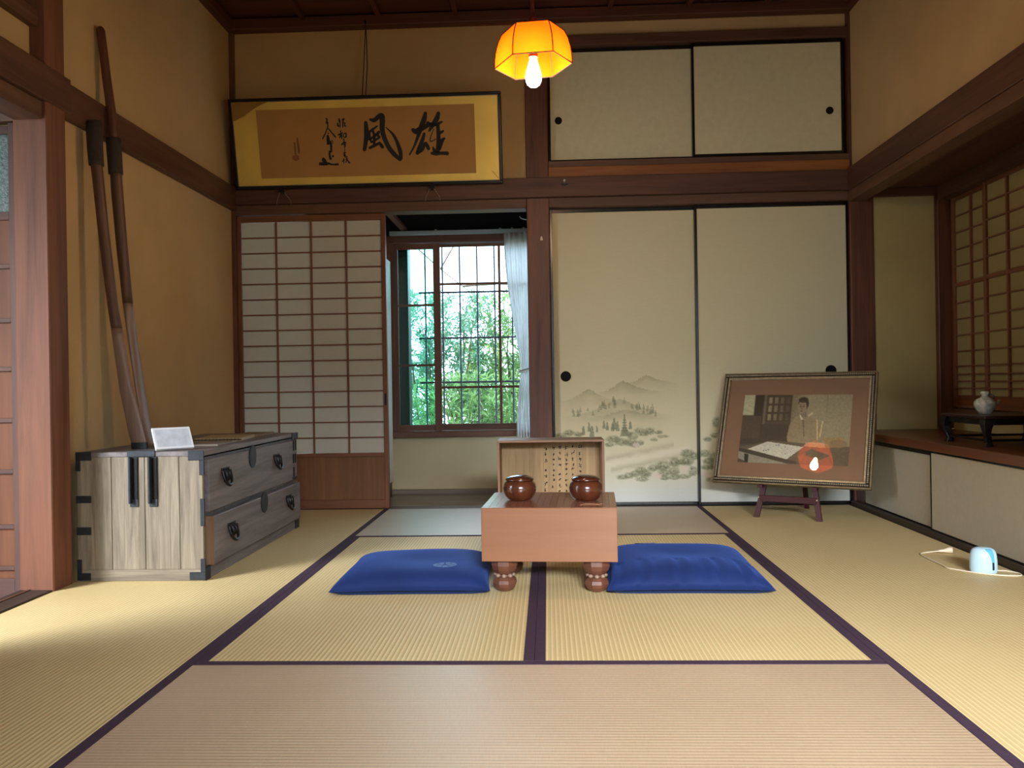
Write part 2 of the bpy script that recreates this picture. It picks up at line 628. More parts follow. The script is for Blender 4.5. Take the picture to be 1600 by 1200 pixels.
# ================================================================== BACK WALL
wb = root('wall_back', (0, 0, 0), 'back wall of plaster, dark posts and beams around the sliding panels', 'wall', kind='structure')
box('plaster_panel', (-1.82, -0.06, 0.03, 0.075, 1.92, 2.945), OCHRE, wb, bevel=0)
box('plaster_strip', (0.07, 1.83, 0.03, 0.075, 2.785, 2.945), OCHRE, wb, bevel=0)
box('post', (-1.95, -1.812, -0.008, 0.12, -0.05, 2.945), wood('post', 'z'), wb, bevel=0.004, label='dark corner post beside the paper screen')
box('post', (-0.062, 0.072, -0.008, 0.12, -0.05, 2.945), wood('post', 'z'), wb, bevel=0.004, label='dark post between the opening and the painted panels')
box('post', (1.819, 1.955, -0.008, 0.12, -0.05, 2.945), wood('post', 'z'), wb, bevel=0.004, label='dark corner post beside the alcove')
box('tie_beam', (-1.82, 1.83, -0.045, 0.03, 1.828, 1.944), wood('beam', 'x'), wb, bevel=0.003)
box('lintel', (-1.812, -0.062, -0.01, 0.10, 1.772, 1.828), wood('lintel', 'x'), wb, bevel=0.002)
box('lintel', (0.072, 1.819, -0.012, 0.10, 1.774, 1.828), wood('lintel', 'x'), wb, bevel=0.002)
box('shelf_edge', (0.072, 1.819, -0.022, 0.10, 1.946, 2.008), wood('orange', 'x'), wb, bevel=0.002, label='lighter orange-brown board above the tie beam')
box('cupboard_sill', (0.072, 1.819, -0.008, 0.10, 2.010, 2.046), wood('lintel', 'x'), wb, bevel=0.002)
box('cupboard_lintel', (0.072, 1.819, -0.008, 0.10, 2.728, 2.785), wood('beam', 'x'), wb, bevel=0.002)
box('threshold', (-1.812, -0.062, -0.0, 0.10, -0.05, 0.001), wood('lintel', 'x'), wb, bevel=0.002)
box('threshold', (0.072, 1.819, -0.0, 0.10, -0.05, 0.001), wood('kick', 'x'), wb, bevel=0.002)
box('closet_back', (0.06, 1.96, 0.13, 0.15, -0.05, 2.92), wood('kick', 'x'), wb, bevel=0)
# small things on the beam and post
nl = root('wall_nail', (0.163, -0.045, 1.905), 'small white-headed nail in the tie beam right of the centre post', 'nail')
obj('shank', MB().tube([(0, 0.0, 0.01), (0, -0.022, 0.013)], 0.006, 8), WHITEP, nl, smooth=True)
obj('hook', MB().tube([(-0.018, -0.006, -0.006), (0, -0.008, -0.012), (0.018, -0.006, -0.006)], 0.004, 6), IRONBLK, nl, smooth=True)
st = MB().prism([(-0.008, -0.010), (0.008, -0.010), (0.004, 0.012), (-0.004, 0.012)], -0.0015, 0.0, 'y')
so = obj('wall_tag', st, plain('pale_plastic', srgb(214, 196, 176), rough=0.5), loc=(0.024, -0.0085, 1.591))
tag(so, 'tiny pale tag stuck high on the centre post', 'tag')

# ================================================================== PAPER SCREEN (left)
d1 = root('door_1', (-1.37, 0.04, 0), 'sliding screen of white paper on a brown lattice with wooden lower board', 'door', kind='structure')
x0, x1 = -1.818 + 1.37, -0.912 + 1.37
zt, zp, zb = 1.770, 1.733, 0.334
SC = wood('screen', 'z')
SCx = wood('screen', 'x')
box('stile', (x0, x0 + 0.028, -0.018, 0.014, 0.003, zt), SC, d1, bevel=0.0015)
box('stile', (x1 - 0.026, x1, -0.018, 0.014, 0.003, zt), SC, d1, bevel=0.0015)
box('rail', (x0 + 0.028, x1 - 0.026, -0.018, 0.014, zp, zt), SCx, d1)
box('rail', (x0 + 0.028, x1 - 0.026, -0.018, 0.014, zb - 0.022, zb), SCx, d1)
box('rail', (x0 + 0.028, x1 - 0.026, -0.018, 0.014, 0.003, 0.055), SCx, d1)
box('lower_board', (x0 + 0.028, x1 - 0.026, -0.008, 0.006, 0.055, zb - 0.022), wood('screenboard', 'z'), d1, bevel=0)
pw = (x1 - 0.026 - x0 - 0.028) / 4
ph = (zp - zb) / 15
for i in range(4):
    for k in range(15):
        a = x0 + 0.028 + i * pw
        c = zb + k * ph
        box('paper_pane', (a + 0.0005, a + pw - 0.0005, 0.0, 0.0012, c + 0.0005, c + ph - 0.0005), SHOJIP, d1, bevel=0)
for i in range(1, 4):
    a = x0 + 0.028 + i * pw
    box('lattice_bar', (a - 0.0045, a + 0.0045, -0.014, -0.0003, zb, zp), SC, d1, bevel=0.0008)
for k in range(1, 15):
    c = zb + k * ph
    box('lattice_bar', (x0 + 0.028, x1 - 0.026, -0.0125, -0.0006, c - 0.0036, c + 0.0036), SCx, d1, bevel=0.0008)
box('finger_pull', (x1 - 0.019, x1 - 0.007, -0.0186, -0.0175, 0.62, 0.69), IRONBLK, d1, bevel=0)

# ================================================================== SLIDING PAINTED PANELS
PAINT = printed('painted_panel', rough=0.75)
def noise2(u, v, s, seed):
    r = np.random.default_rng(seed)
    out = np.zeros_like(u)
    amp = 1.0
    for o in range(4):
        n = int(s * 2 ** o) + 3
        G = r.random((n, n))
        x = np.clip(u, 0, 1) * (n - 1.001)
        y = np.clip(v, 0, 1) * (n - 1.001)
        xi, yi = x.astype(int), y.astype(int)
        fx, fy = x - xi, y - yi
        fx, fy = fx * fx * (3 - 2 * fx), fy * fy * (3 - 2 * fy)
        out += amp * ((G[yi, xi] * (1 - fx) + G[yi, xi + 1] * fx) * (1 - fy) + (G[yi + 1, xi] * (1 - fx) + G[yi + 1, xi + 1] * fx) * fy)
        amp *= 0.5
    return out / 1.875

def blend(c, col, a):
    a = np.clip(a, 0, 1)[..., None]
    return c * (1 - a) + np.array(col, float) * a

BASEP = (214, 205, 170)
def landscape(zx, zy, right=False):
    """zx,zy tracing coordinates; returns sRGB 0..255"""
    c = np.ones(zx.shape + (3,)) * np.array(BASEP, float)
    un, vn = np.clip(zx / 2600, 0, 1), np.clip(zy / 1200, 0, 1)
    n1 = noise2(un, vn, 60, 3)
    n2 = noise2(un, vn, 220, 5)
    # pale wash towards the foot of the picture
    c = blend(c, (206, 208, 198), np.clip((zy - 560) / 420, 0, 1) * 0.75)
    c = blend(c, (196, 206, 214), np.clip((zy - 960) / 120, 0, 1) * 0.8)
    if not right:
        def mount(px, py, wl, wr, h, fade, col, a):
            x = zx - px
            w = np.where(x < 0, wl, wr)
            rid = py + h * (1 - np.exp(-(np.abs(x) / w) ** 1.4 * 2.2)) + (n2 - 0.5) * 18
            m = (zy > rid) * np.exp(-(zy - rid) / fade) * np.clip(1.25 - np.abs(x) / w, 0, 1)
            return blend(c, col, m * a * (0.7 + 0.6 * n1))
        c = mount(745, 195, 130, 190, 60, 40, (150, 140, 106), 0.75)
        c = mount(570, 235, 150, 250, 85, 60, (150, 140, 108), 0.8)
        c = mount(320, 290, 180, 200, 95, 60, (146, 138, 100), 0.75)
        c = mount(555, 365, 360, 320, 130, 90, (140, 132, 104), 0.6)
        c = mount(600, 440, 300, 260, 70, 60, (128, 122, 96), 0.55)
        # mist bands
        for (mx, my, sx, sy) in ((560, 350, 420, 22), (350, 430, 300, 20), (700, 545, 330, 26), (400, 545, 260, 22)):
            c = blend(c, (212, 202, 168), np.exp(-((zx - mx) / sx) ** 2 - ((zy - my) / sy) ** 2) * 0.55)
        r = np.random.default_rng(4)
        for k in range(46):       # small far conifers
            x = r.uniform(200, 830)
            y = 470 - 80 * math.exp(-((x - 550) / 180) ** 2) + r.uniform(-15, 40)
            hgt = r.uniform(26, 46)
            t = (zy - (y - hgt)) / hgt
            m = (t > 0) * (t < 1) * (np.abs(zx - x) < 2 + 9 * np.clip(t, 0, 1))
            c = blend(c, (104, 106, 82), m * r.uniform(0.35, 0.65) * (0.5 + n2))
        for (x, y, hgt, w) in ((280, 630, 70, 14), (322, 600, 62, 12), (343, 640, 80, 18), (432, 585, 62, 12), (456, 595, 60, 12), (380, 610, 50, 9),
                               (508, 590, 85, 16), (530, 600, 70, 15), (625, 590, 60, 13), (495, 600, 60, 14), (583, 640, 70, 34)):
            t = (zy - (y - hgt)) / hgt
            m = (t > 0) * (t < 1) * (np.abs(zx - x) < (w * (0.25 + 0.75 * np.clip(t, 0, 1) ** 0.7)))
            c = blend(c, (78, 86, 64), m * 0.75 * (0.55 + 0.7 * n2))
        for k in range(5):        # pagoda
            y = 520 + k * 20
            m = (np.abs(zx - 583) < 12 + 3.4 * k - np.abs(zy - y) * 0.4) * (np.abs(zy - y) < 5)
            c = blend(c, (70, 72, 56), m * 0.85)
            m = (np.abs(zx - 583) < 7 + 1.5 * k) * (np.abs(zy - y - 10) < 6)
            c = blend(c, (108, 108, 86), m * 0.7)
        c = blend(c, (70, 72, 56), (np.abs(zx - 583) < 2.5) * (zy > 480) * (zy < 520) * 0.8)
        # river and banks
        yr = 790 + (760 - zx) * 0.19 + (n1 - 0.5) * 20
        c = blend(c, (222, 218, 198), np.exp(-((zy - yr) / 26) ** 2) * (zx > 440) * (zx < 1060) * 0.7)
        c = blend(c, (146, 140, 116), np.exp(-((zy - yr - 44) / 18) ** 2) * (zx > 480) * (zx < 1040) * 0.5 * (0.4 + n1))
        c = blend(c, (150, 144, 120), np.exp(-((zy - yr + 46) / 18) ** 2) * (zx > 440) * (zx < 940) * 0.5 * (0.4 + n1))
        clumps = [(110, 630, 46, 22), (175, 610, 44, 24), (245, 622, 38, 20), (150, 650, 60, 14), (500, 660, 60, 28), (560, 680, 56, 30), (470, 700, 40, 18),
                  (640, 640, 46, 34), (690, 600, 44, 20), (620, 690, 50, 26), (660, 700, 48, 24), (765, 605, 42, 26), (720, 625, 40, 18), (830, 615, 34, 16), (860, 645, 46, 12),
                  (795, 668, 30, 12), (700, 690, 26, 20), (600, 620, 40, 20)]
        near = [(560, 940, 44, 20), (610, 930, 40, 24), (655, 915, 40, 26), (700, 890, 46, 26), (730, 915, 50, 34), (705, 955, 50, 20), (790, 875, 44, 26), (860, 860, 56, 40),
                (945, 835, 44, 38), (1035, 770, 50, 34), (1030, 830, 56, 36), (985, 835, 40, 20), (1085, 790, 34, 32), (865, 915, 50, 30), (940, 900, 46, 34), (940, 945, 50, 22),
                (1075, 900, 40, 40), (870, 950, 40, 18), (1010, 940, 60, 18)]
        blooms = [(815, 935, 38, 26), (1020, 888, 46, 34), (668, 705, 28, 18)]
    else:
        clumps = [(1250, 545, 40, 40), (1180, 668, 34, 18), (1240, 640, 44, 22), (1300, 600, 60, 60)]
        near = [(1155, 770, 46, 28), (1185, 825, 44, 24), (1240, 800, 60, 40), (1170, 870, 50, 20), (1230, 860, 60, 34), (1300, 840, 70, 60), (1200, 960, 40, 20), (1330, 930, 80, 50)]
        blooms = [(1165, 920, 44, 28), (1300, 900, 40, 30)]
    for lst, col in ((clumps, (96, 104, 78)), (near, (84, 96, 66))):
        for (x, y, rx, ry) in lst:
            d = ((zx - x) / rx) ** 2 + ((zy - y) / ry) ** 2
            edge = np.clip((1.15 - d - (n2 - 0.5) * 1.4) * 2.2, 0, 1)
            sc_ = 0.5 + 0.5 * np.sin(np.sqrt(d + 1e-6) * 9 + n2 * 6)
            c = blend(c, col, edge * (0.32 + 0.5 * n2 * sc_ + 0.18 * (zy > y)))
            c = blend(c, tuple(0.62 * q for q in col), edge * np.clip(1.2 - d, 0, 1) * (n2 > 0.56) * 0.55)
    for (x, y, rx, ry) in blooms:
        d = ((zx - x) / rx) ** 2 + ((zy - y) / ry) ** 2
        c = blend(c, (214, 196, 186), np.clip((1.1 - d - (n2 - 0.5)) * 2, 0, 1) * 0.75)
    # paper edge: no paint outside
    c = c * 0.72 + np.array(BASEP, float) * 0.28
    c = blend(c, (206, 210, 208), np.clip((zy - 900) / 200, 0, 1) * 0.5)
    return np.clip(c, 0, 255)

def fus(name, cx, xa, xb, za, zb_, y, label, pull, painted=None, frame=0.014):
    d = root(name, (cx, y, za), label, 'door', kind='structure')
    a, b = xa - cx, xb - cx
    h = zb_ - za
    box('stile', (a, a + frame, -0.012, 0.012, 0, h), BLACK, d, bevel=0.0015)
    box('stile', (b - frame, b, -0.012, 0.012, 0, h), BLACK, d, bevel=0.0015)
    box('rail', (a + frame, b - frame, -0.012, 0.012, 0, 0.018), BLACK, d, bevel=0.0015)
    box('rail', (a + frame, b - frame, -0.012, 0.012, h - 0.022, h), BLACK, d, bevel=0.0015)
    box('core', (a + frame, b - frame, -0.007, 0.008, 0.018, h - 0.022), plain('panel_paper', srgb(*BASEP), rough=0.8, var=0.04, scale=30), d, bevel=0)
    w = b - a - 2 * frame
    if painted is not None:
        nu, nv = 250, 330
        zc = 1.2
        def pos(u, v):
            return np.stack([a + frame + u * w, np.full_like(u, -0.0078), h - 0.022 - zc * 0 - (h - 0.040) * v], -1)
        def colr(u, v):
            X = a + frame + u * w + cx
            Z = za + h - 0.022 - (h - 0.040) * v
            px = 860 + (X - 0.066) / 0.003735
            py = 789 - Z / 0.003745
            return lin(landscape((px - 850) * 4.614, (py - 540) * 4.614, painted == 'right'))
        # finer rows where the picture is
        me = sheet('painted_paper', nu, nv, pos, colr, PAINT, d)
    else:
        box('paper_face', (a + frame, b - frame, -0.0082, -0.0072, 0.018, h - 0.022), plain('panel_paper', srgb(*BASEP), rough=0.8, var=0.04, scale=30), d, bevel=0)
    pr = 0.031 if h > 1 else 0.022
    m = MB()
    m.lathe([(pr, 0.0), (pr, 0.004), (pr * 0.86, 0.0045), (pr * 0.80, 0.001)], 28)
    o = obj('round_pull', m, plain('matt_black', srgb(12, 12, 14), rough=0.7, spec=0.2), d, smooth=True)
    o.rotation_euler = (PI / 2, 0, 0)
    o.location = (pull[0] - cx, -0.0085, pull[1] - za)
    return d

fus('door_2', 0.5, 0.074, 0.940, 0.003, 1.772, 0.060, 'sliding panel painted with misty mountains, pines and a river', (0.155, 0.775), 'left')
fus('door_3', 1.37, 0.926, 1.817, 0.003, 1.772, 0.030, 'sliding panel with painted pines at its left edge, behind the framed photograph', (1.705, 0.785), 'right')
fus('door_4', 0.5, 0.074, 0.936, 2.048, 2.726, 0.055, 'plain upper cupboard panel right beside the hanging lamp', (0.135, 2.30))
fus('door_5', 1.37, 0.922, 1.800, 2.052, 2.726, 0.026, 'plain upper cupboard panel next to the right wall', (1.72, 2.305))

# ================================================================== CORRIDOR BEHIND + WINDOW
wc = root('wall_corridor', (0, 0, 0), 'cream corridor wall below the window', 'wall', kind='structure')
box('plaster_panel', (-1.4, 0.7, 0.80, 0.86, -0.05, 0.40), CREAM, wc, bevel=0)
box('skirting', (-1.35, 0.66, 0.765, 0.80, -0.02, 0.018), wood('corridor', 'x'), wc)
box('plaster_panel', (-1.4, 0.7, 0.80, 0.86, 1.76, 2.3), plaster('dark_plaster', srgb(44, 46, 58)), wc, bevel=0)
box('plaster_panel', (-1.4, -1.03, 0.80, 0.86, 0.40, 1.76), CREAM, wc, bevel=0)
box('plaster_panel', (0.30, 0.7, 0.80, 0.86, 0.40, 1.76), CREAM, wc, bevel=0)
box('end_wall', (-1.42, -1.36, 0.1, 0.86, -0.05, 2.3), CREAM, wc, bevel=0)
box('end_wall', (0.66, 0.72, 0.15, 0.86, -0.05, 2.3), CREAM, wc, bevel=0)
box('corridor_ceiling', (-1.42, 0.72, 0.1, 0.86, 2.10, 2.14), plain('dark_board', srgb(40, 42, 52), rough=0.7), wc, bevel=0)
box('cross_batten', (-0.945, -0.905, 0.12, 0.80, 1.80, 1.828), wood('sash', 'y'), wc)
box('upper_wall', (-1.9, -0.06, 0.12, 0.15, 1.83, 2.945), OCHRE, wc, bevel=0)

w1 = root('window_1', (-0.4, 0.82, 0.40), 'wooden sliding window with clear panes looking onto green leaves', 'window', kind='structure')
SX, SZ = wood('sash', 'x'), wood('sash', 'z')
l = (-0.4, 0.82, 0.40)
box('window_sill', off((-1.03, 0.30, 0.735, 0.90, 0.378, 0.418), l), SX, w1, bevel=0.003)
box('head_rail', off((-1.03, 0.30, 0.75, 0.90, 1.712, 1.762), l), SX, w1, bevel=0.003)
box('jamb', off((-1.055, -1.02, 0.75, 0.90, 0.40, 1.76), l), SZ, w1)
box('jamb', off((0.28, 0.315, 0.75, 0.90, 0.40, 1.76), l), SZ, w1)
# inner sash (left)
ya, yb = 0.775, 0.800
def sash_bar(b):
    wdt = b[1] - b[0]
    box('sash_rail' if wdt > 0.06 else 'sash_stile', off(b, l), SX if wdt > 0.06 else SZ, w1, bevel=0.0015)
sash_bar((-1.02, -0.975, ya, yb, 0.42, 1.71))
sash_bar((-0.728, -0.682, ya, yb, 0.42, 1.71))
sash_bar((-0.975, -0.728, ya, yb, 0.42, 0.462))
sash_bar((-0.975, -0.728, ya, yb, 1.672, 1.71))
for z in (0.873, 1.287):
    box('muntin', off((-0.975, -0.728, ya + 0.004, yb - 0.004, z - 0.008, z + 0.008), l), SX, w1, bevel=0.001)
for (z0, z1) in ((0.462, 0.865), (0.881, 1.279), (1.295, 1.672)):
    box('pane', off((-0.975, -0.728, 0.786, 0.789, z0, z1), l), TEAL, w1, bevel=0)
# outer sash (right)
ya, yb = 0.812, 0.836
sash_bar((-0.735, -0.700, ya, yb, 0.42, 1.71))
sash_bar((0.24, 0.28, ya, yb, 0.42, 1.71))
sash_bar((-0.700, 0.24, ya, yb, 0.42, 0.465))
sash_bar((-0.700, 0.24, ya, yb, 1.690, 1.71))
xs = [-0.700, -0.276, 0.24]
zs = [0.465, 0.717, 1.434, 1.690]
box('muntin', off((-0.285, -0.267, ya + 0.004, yb - 0.004, 0.465, 1.69), l), SZ, w1, bevel=0.001)
for z in zs[1:3]:
    for (a, b) in ((-0.700, -0.285), (-0.267, 0.24)):
        box('muntin', off((a, b, ya + 0.004, yb - 0.004, z - 0.008, z + 0.008), l), SX, w1, bevel=0.001)
for i in range(2):
    for k in range(3):
        box('pane', off((xs[i], xs[i + 1], 0.823, 0.826, zs[k], zs[k + 1]), l), CLEAR, w1, bevel=0)
# shutter box outside, seen dark behind the left sash
sb = box('shutter_box', (-1.40, -0.925, 0.90, 1.02, 0.30, 1.85), wood('kick', 'z'), bevel=0.004)
tag(sb, 'dark wooden shutter box seen through the left window pane', 'shutter box', kind='structure')
# iron grille
gr = root('window_grille', (-0.35, 1.02, 0.36), 'blue-grey iron security grille outside the corridor window', 'grille')
GM = plain('grille_paint', srgb(92, 108, 128), rough=0.5, metal=0.2)
for i in range(9):
    x = -0.82 + i * 0.1245 + 0.35
    box('upright_bar', (x - 0.0055, x + 0.0055, -0.0055, 0.0055, 0, 1.47), GM, gr, bevel=0.001)
for z in (0.02, 0.393, 0.711, 1.039, 1.45):
    box('cross_bar', (-0.52, 0.60, 0.0058, 0.0098, z - 0.007, z + 0.007), GM, gr, bevel=0.001)

for x in (-0.49, 0.57):
    for z in (0.02, 1.45):
        box('wall_stay', (x - 0.006, x + 0.006, -0.125, 0.006, z - 0.006, z + 0.006), GM, gr, bevel=0.001)
# curtain rail, hook, curtain
cr = root('curtain_rail', (-0.4, 0.735, 1.775), 'pale metal curtain rail above the corridor window', 'curtain rail')
box('track', (-0.62, 1.0, -0.010, 0.010, -0.014, 0.016), ALUM, cr, bevel=0.003)
for x in (-0.30, 0.14, 0.22, 0.30):
    box('bracket', (x - 0.008, x + 0.008, -0.006, 0.02, 0.014, 0.024), ALUM, cr, bevel=0.001)
hk = MB().tube([(0, 0.0, 0), (0, -0.03, 0.0), (-0.02, -0.045, 0.0), (-0.045, -0.045, 0.008), (-0.055, -0.04, 0.022)], 0.004, 8)
tag(obj('wall_hook', hk, ALUM, loc=(-0.07, 0.745, 1.845), smooth=True), 'small metal hook near the top of the opening beside the centre post', 'hook')
cu = root('curtain', (-0.10, 0.715, 0.34), 'white lace curtain tied back beside the centre post', 'curtain')
LACE = paper('white_lace', srgb(246, 247, 250), 0.72)
def curtain_mesh():
    nx, nz = 90, 60
    mb = MB()
    for k in range(nz):
        t = k / (nz - 1)
        z = t * 1.42
        tie = 0.475
        if z > tie:
            q = (z - tie) / (1.42 - tie)
            s_ = 0.5 - 0.5 * math.cos(PI * min(1, q ** 0.75))
            xl = -0.035 + (-0.135 + 0.035) * s_
            xr = 0.055 + (0.20 - 0.055) * s_
        else:
            q = 1 - z / tie
            s_ = math.sin(q * PI / 2)
            xl = -0.035 + (-0.070 + 0.035) * s_
            xr = 0.055 + (0.10 - 0.055) * s_
        amp = 0.016 * (0.45 + 0.55 * abs(z - tie) / 0.9)
        for i in range(nx):
            u = i / (nx - 1)
            x = xl + (xr - xl) * u
            y = amp * math.sin(u * 2 * PI * 9 + 0.6 * math.sin(z * 4)) + 0.004 * math.sin(u * 40 + z * 9)
            mb.v.append((x, y, z))
    for k in range(nz - 1):
        for i in range(nx - 1):
            mb.f.append((k * nx + i, k * nx + i + 1, (k + 1) * nx + i + 1, (k + 1) * nx + i))
    return mb
obj('drape', curtain_mesh(), LACE, cu, smooth='full')
obj('tie_band', MB().tube([(-0.042 + 0.10 * math.sin(a) * 0 + 0.052 * (1 - math.cos(a)), 0.024 * math.sin(a), 0.475 + 0.03 * (1 - math.cos(a)) / 2) for a in np.linspace(0, 2 * PI, 22)], 0.009, 8), plain('tie_cloth', srgb(190, 190, 186), rough=0.8), cu, smooth=True)
# white cabinet at the corridor's left end
wcab = root('white_cabinet', (-1.17, 0.52, -0.012), 'tall white cabinet standing left of the corridor window behind the paper screen', 'cabinet')
box('carcass', (-0.17, 0.165, -0.20, 0.15, 0.10, 1.59), WHITEP, wcab, bevel=0.004)
box('plinth', (-0.16, 0.155, -0.19, 0.14, 0.0, 0.10), wood('kick', 'x'), wcab, bevel=0.003)
box('door_leaf', (-0.168, 0.163, -0.216, -0.2015, 0.11, 1.58), WHITEP, wcab, bevel=0.003)

# ================================================================== LEFT WALL, POST, VERANDA
wl = root('wall_left', (0, 0, 0), 'ochre plaster wall with dark rail behind the chest', 'wall', kind='structure')
box('plaster_panel', (-1.90, -1.835, -1.84, 0.0, -0.05, 2.945), OCHRE, wl, bevel=0)
box('tie_beam', (-1.835, -1.795, -1.84, -0.0, 1.800, 1.934), wood('beam', 'y'), wl, bevel=0.003)
box('post', (-1.905, -1.776, -1.955, -1.832, -0.05, 2.945), wood('leftpost', 'z'), wl, bevel=0.004, label='reddish post at the near end of the left wall')
box('tie_beam', (-1.86, -1.770, -6.2, -1.80, 1.800, 1.934), wood('beam', 'y'), wl, bevel=0.003)
box('lintel', (-1.90, -1.790, -6.2, -1.955, 1.735, 1.800), wood('lintel', 'y'), wl, bevel=0.003)
box('plaster_strip', (-1.88, -1.835, -6.2, -1.955, 1.934, 2.075), OCHRE, wl, bevel=0)
box('transom_rail', (-1.89, -1.800, -6.2, -1.945, 2.075, 2.135), wood('lintel', 'y'), wl, bevel=0.003)
box('transom_paper', (-1.868, -1.862, -6.2, -1.955, 2.135, 2.60), paper('transom_paper', srgb(220, 214, 196), 0.35), wl, bevel=0)
box('plaster_panel', (-1.88, -1.835, -6.2, -1.955, 2.60, 2.945), OCHRE, wl, bevel=0)
box('threshold', (-1.905, -1.781, -5.9, -1.84, -0.06, 0.006), wood('kick', 'y'), wl, bevel=0.003)
box('threshold_groove', (-1.872, -1.862, -5.9, -1.956, 0.006, 0.009), wood('lintel', 'y'), wl, bevel=0.001)
box('near_wall', (-1.90, -1.84, -6.2, -3.70, -0.05, 1.74), OCHRE, wl, bevel=0)
# closed paper screens nearer the camera
d6 = root('door_6', (-1.86, -3.25, 0.008), 'closed paper screen in the left opening close to the camera', 'door', kind='structure')
for y in (-0.455, 0.43):
    box('stile', (-0.014, 0.014, y, y + 0.025, 0, 1.727), SC, d6)
for z in (0, 0.33, 1.70):
    box('rail', (-0.014, 0.014, -0.43, 0.43, z, z + 0.027), wood('screen', 'y'), d6)
box('lower_board', (-0.006, 0.006, -0.43, 0.43, 0.027, 0.33), wood('screenboard', 'z'), d6, bevel=0)
box('paper_sheet', (-0.002, 0.0, -0.43, 0.43, 0.357, 1.70), SHOJIP, d6, bevel=0)
for k in range(1, 14):
    z = 0.357 + k * 0.0959
    box('lattice_bar', (0.0005, 0.012, -0.43, 0.43, z - 0.0035, z + 0.0035), wood('screen', 'y'), d6, bevel=0)
for k in range(1, 4):
    y = -0.43 + k * 0.215
    box('lattice_bar', (0.0005, 0.013, y - 0.004, y + 0.004, 0.357, 1.70), SC, d6, bevel=0)
# veranda end door facing the camera
d7 = root('door_7', (-2.32, -1.925, -0.03), 'veranda end door of brown wooden panels with textured green glass above', 'door', kind='structure')
DF, DFx, DP = wood('doorframe', 'z'), wood('doorframe', 'x'), wood('door', 'z')
xr_ = 0.425
box('stile', (xr_ - 0.038, xr_, -0.016, 0.016, 0, 1.76), DF, d7)
box('stile', (-0.43, -0.392, -0.016, 0.016, 0, 1.76), DF, d7)
zl = [0.0, 0.105, 0.258, 0.462, 0.652, 0.842, 1.022, 1.222, 1.402, 1.720]
for i, z in enumerate(zl):
    hh = 0.075 if i == 0 else 0.016 if i < 8 else 0.03
    box('rail', (-0.392, xr_ - 0.038, -0.014, 0.014, z, z + hh), DFx, d7)
    if i < 8:
        box('wood_panel', (-0.392, xr_ - 0.038, -0.004, 0.005, z + hh, zl[i + 1]), DP, d7, bevel=0)
GG = plain('textured_glass', srgb(96, 112, 108), rough=0.18, spec=0.7, var=0.35, scale=60, bump=0.8, bscale=120)
box('glass_panel', (-0.392, xr_ - 0.038, -0.003, 0.003, 1.432, 1.720), GG, d7, bevel=0)
wv = root('wall_veranda', (0, 0, 0), 'outer veranda wall with open glass doorway out of view on the left', 'wall', kind='structure')
box('end_wall', (-2.9, -1.90, -1.90, -1.84, -0.1, 2.9), OCHRE, wv, bevel=0)
box('end_lintel', (-2.85, -1.905, -1.945, -1.90, 1.735, 1.80), wood('lintel', 'x'), wv)
box('outer_wall', (-2.88, -2.82, -2.9, -1.90, -0.1, 2.9), OCHRE, wv, bevel=0)
box('outer_wall', (-2.88, -2.82, -3.95, -2.9, 2.0, 2.9), OCHRE, wv, bevel=0)
box('outer_wall', (-2.88, -2.82, -6.2, -3.95, -0.1, 2.9), OCHRE, wv, bevel=0)
box('veranda_ceiling', (-2.88, -1.88, -6.2, -1.84, 2.55, 2.60), wood('lintel', 'y'), wv, bevel=0)
box('near_end', (-2.88, -1.88, -6.26, -6.2, -0.1, 2.9), OCHRE, wv, bevel=0)

# ================================================================== RIGHT WALL AND ALCOVE
wr = root('wall_right', (0, 0, 0), 'ochre right wall above the alcove with a dark rail', 'wall', kind='structure')
box('plaster_panel', (1.835, 1.90, -6.2, -0.0, 1.94, 2.945), OCHRE, wr, bevel=0)
box('tie_beam', (1.795, 1.90, -6.2, -0.045, 1.822, 1.950), wood('beam', 'y'), wr, bevel=0.003)
box('lintel', (1.805, 1.90, -6.2, -0.012, 1.762, 1.822), wood('lintel', 'y'), wr, bevel=0.002)
box('near_wall', (1.84, 1.90, -6.2, -1.95, -0.05, 1.80), OCHRE, wr, bevel=0)
box('alcove_end', (1.90, 2.60, -1.99, -1.93, -0.05, 2.0), GREENW, wr, bevel=0)
wa = root('wall_alcove', (0, 0, 0), 'olive-ochre plaster wall at the far end of the side alcove', 'wall', kind='structure')
box('plaster_panel', (1.955, 2.56, 0.0, 0.06, -0.05, 1.80), GREENW, wa, bevel=0)
box('alcove_ceiling', (1.90, 2.60, -1.95, 0.06, 1.835, 1.86), wood('ceiling', 'y'), wa, bevel=0)
box('ceiling_trim', (1.955, 2.37, -0.022, 0.0, 1.786, 1.835), wood('beam', 'x'), wa)
box('window_lintel', (2.30, 2.40, -1.95, -0.022, 1.755, 1.835), wood('beam', 'y'), wa)
box('corner_post', (2.300, 2.40, -0.045, 0.0, 0.44, 1.80), wood('post', 'z'), wa, bevel=0.003)
box('lower_plaster', (2.375, 2.42, -1.95, -0.045, 0.40, 0.545), GREENW, wa, bevel=0)
w2 = root('window_2', (2.385, -1.0, 0.545), 'dim paper-screen window of the alcove with brown lattice', 'window', kind='structure')
l = (2.385, -1.0, 0.545)
AZ, AY = wood('screen', 'z'), wood('screen', 'y')
box('window_sill', off((2.335, 2.42, -1.93, -0.048, 0.528, 0.555), l), wood('beam', 'y'), w2)
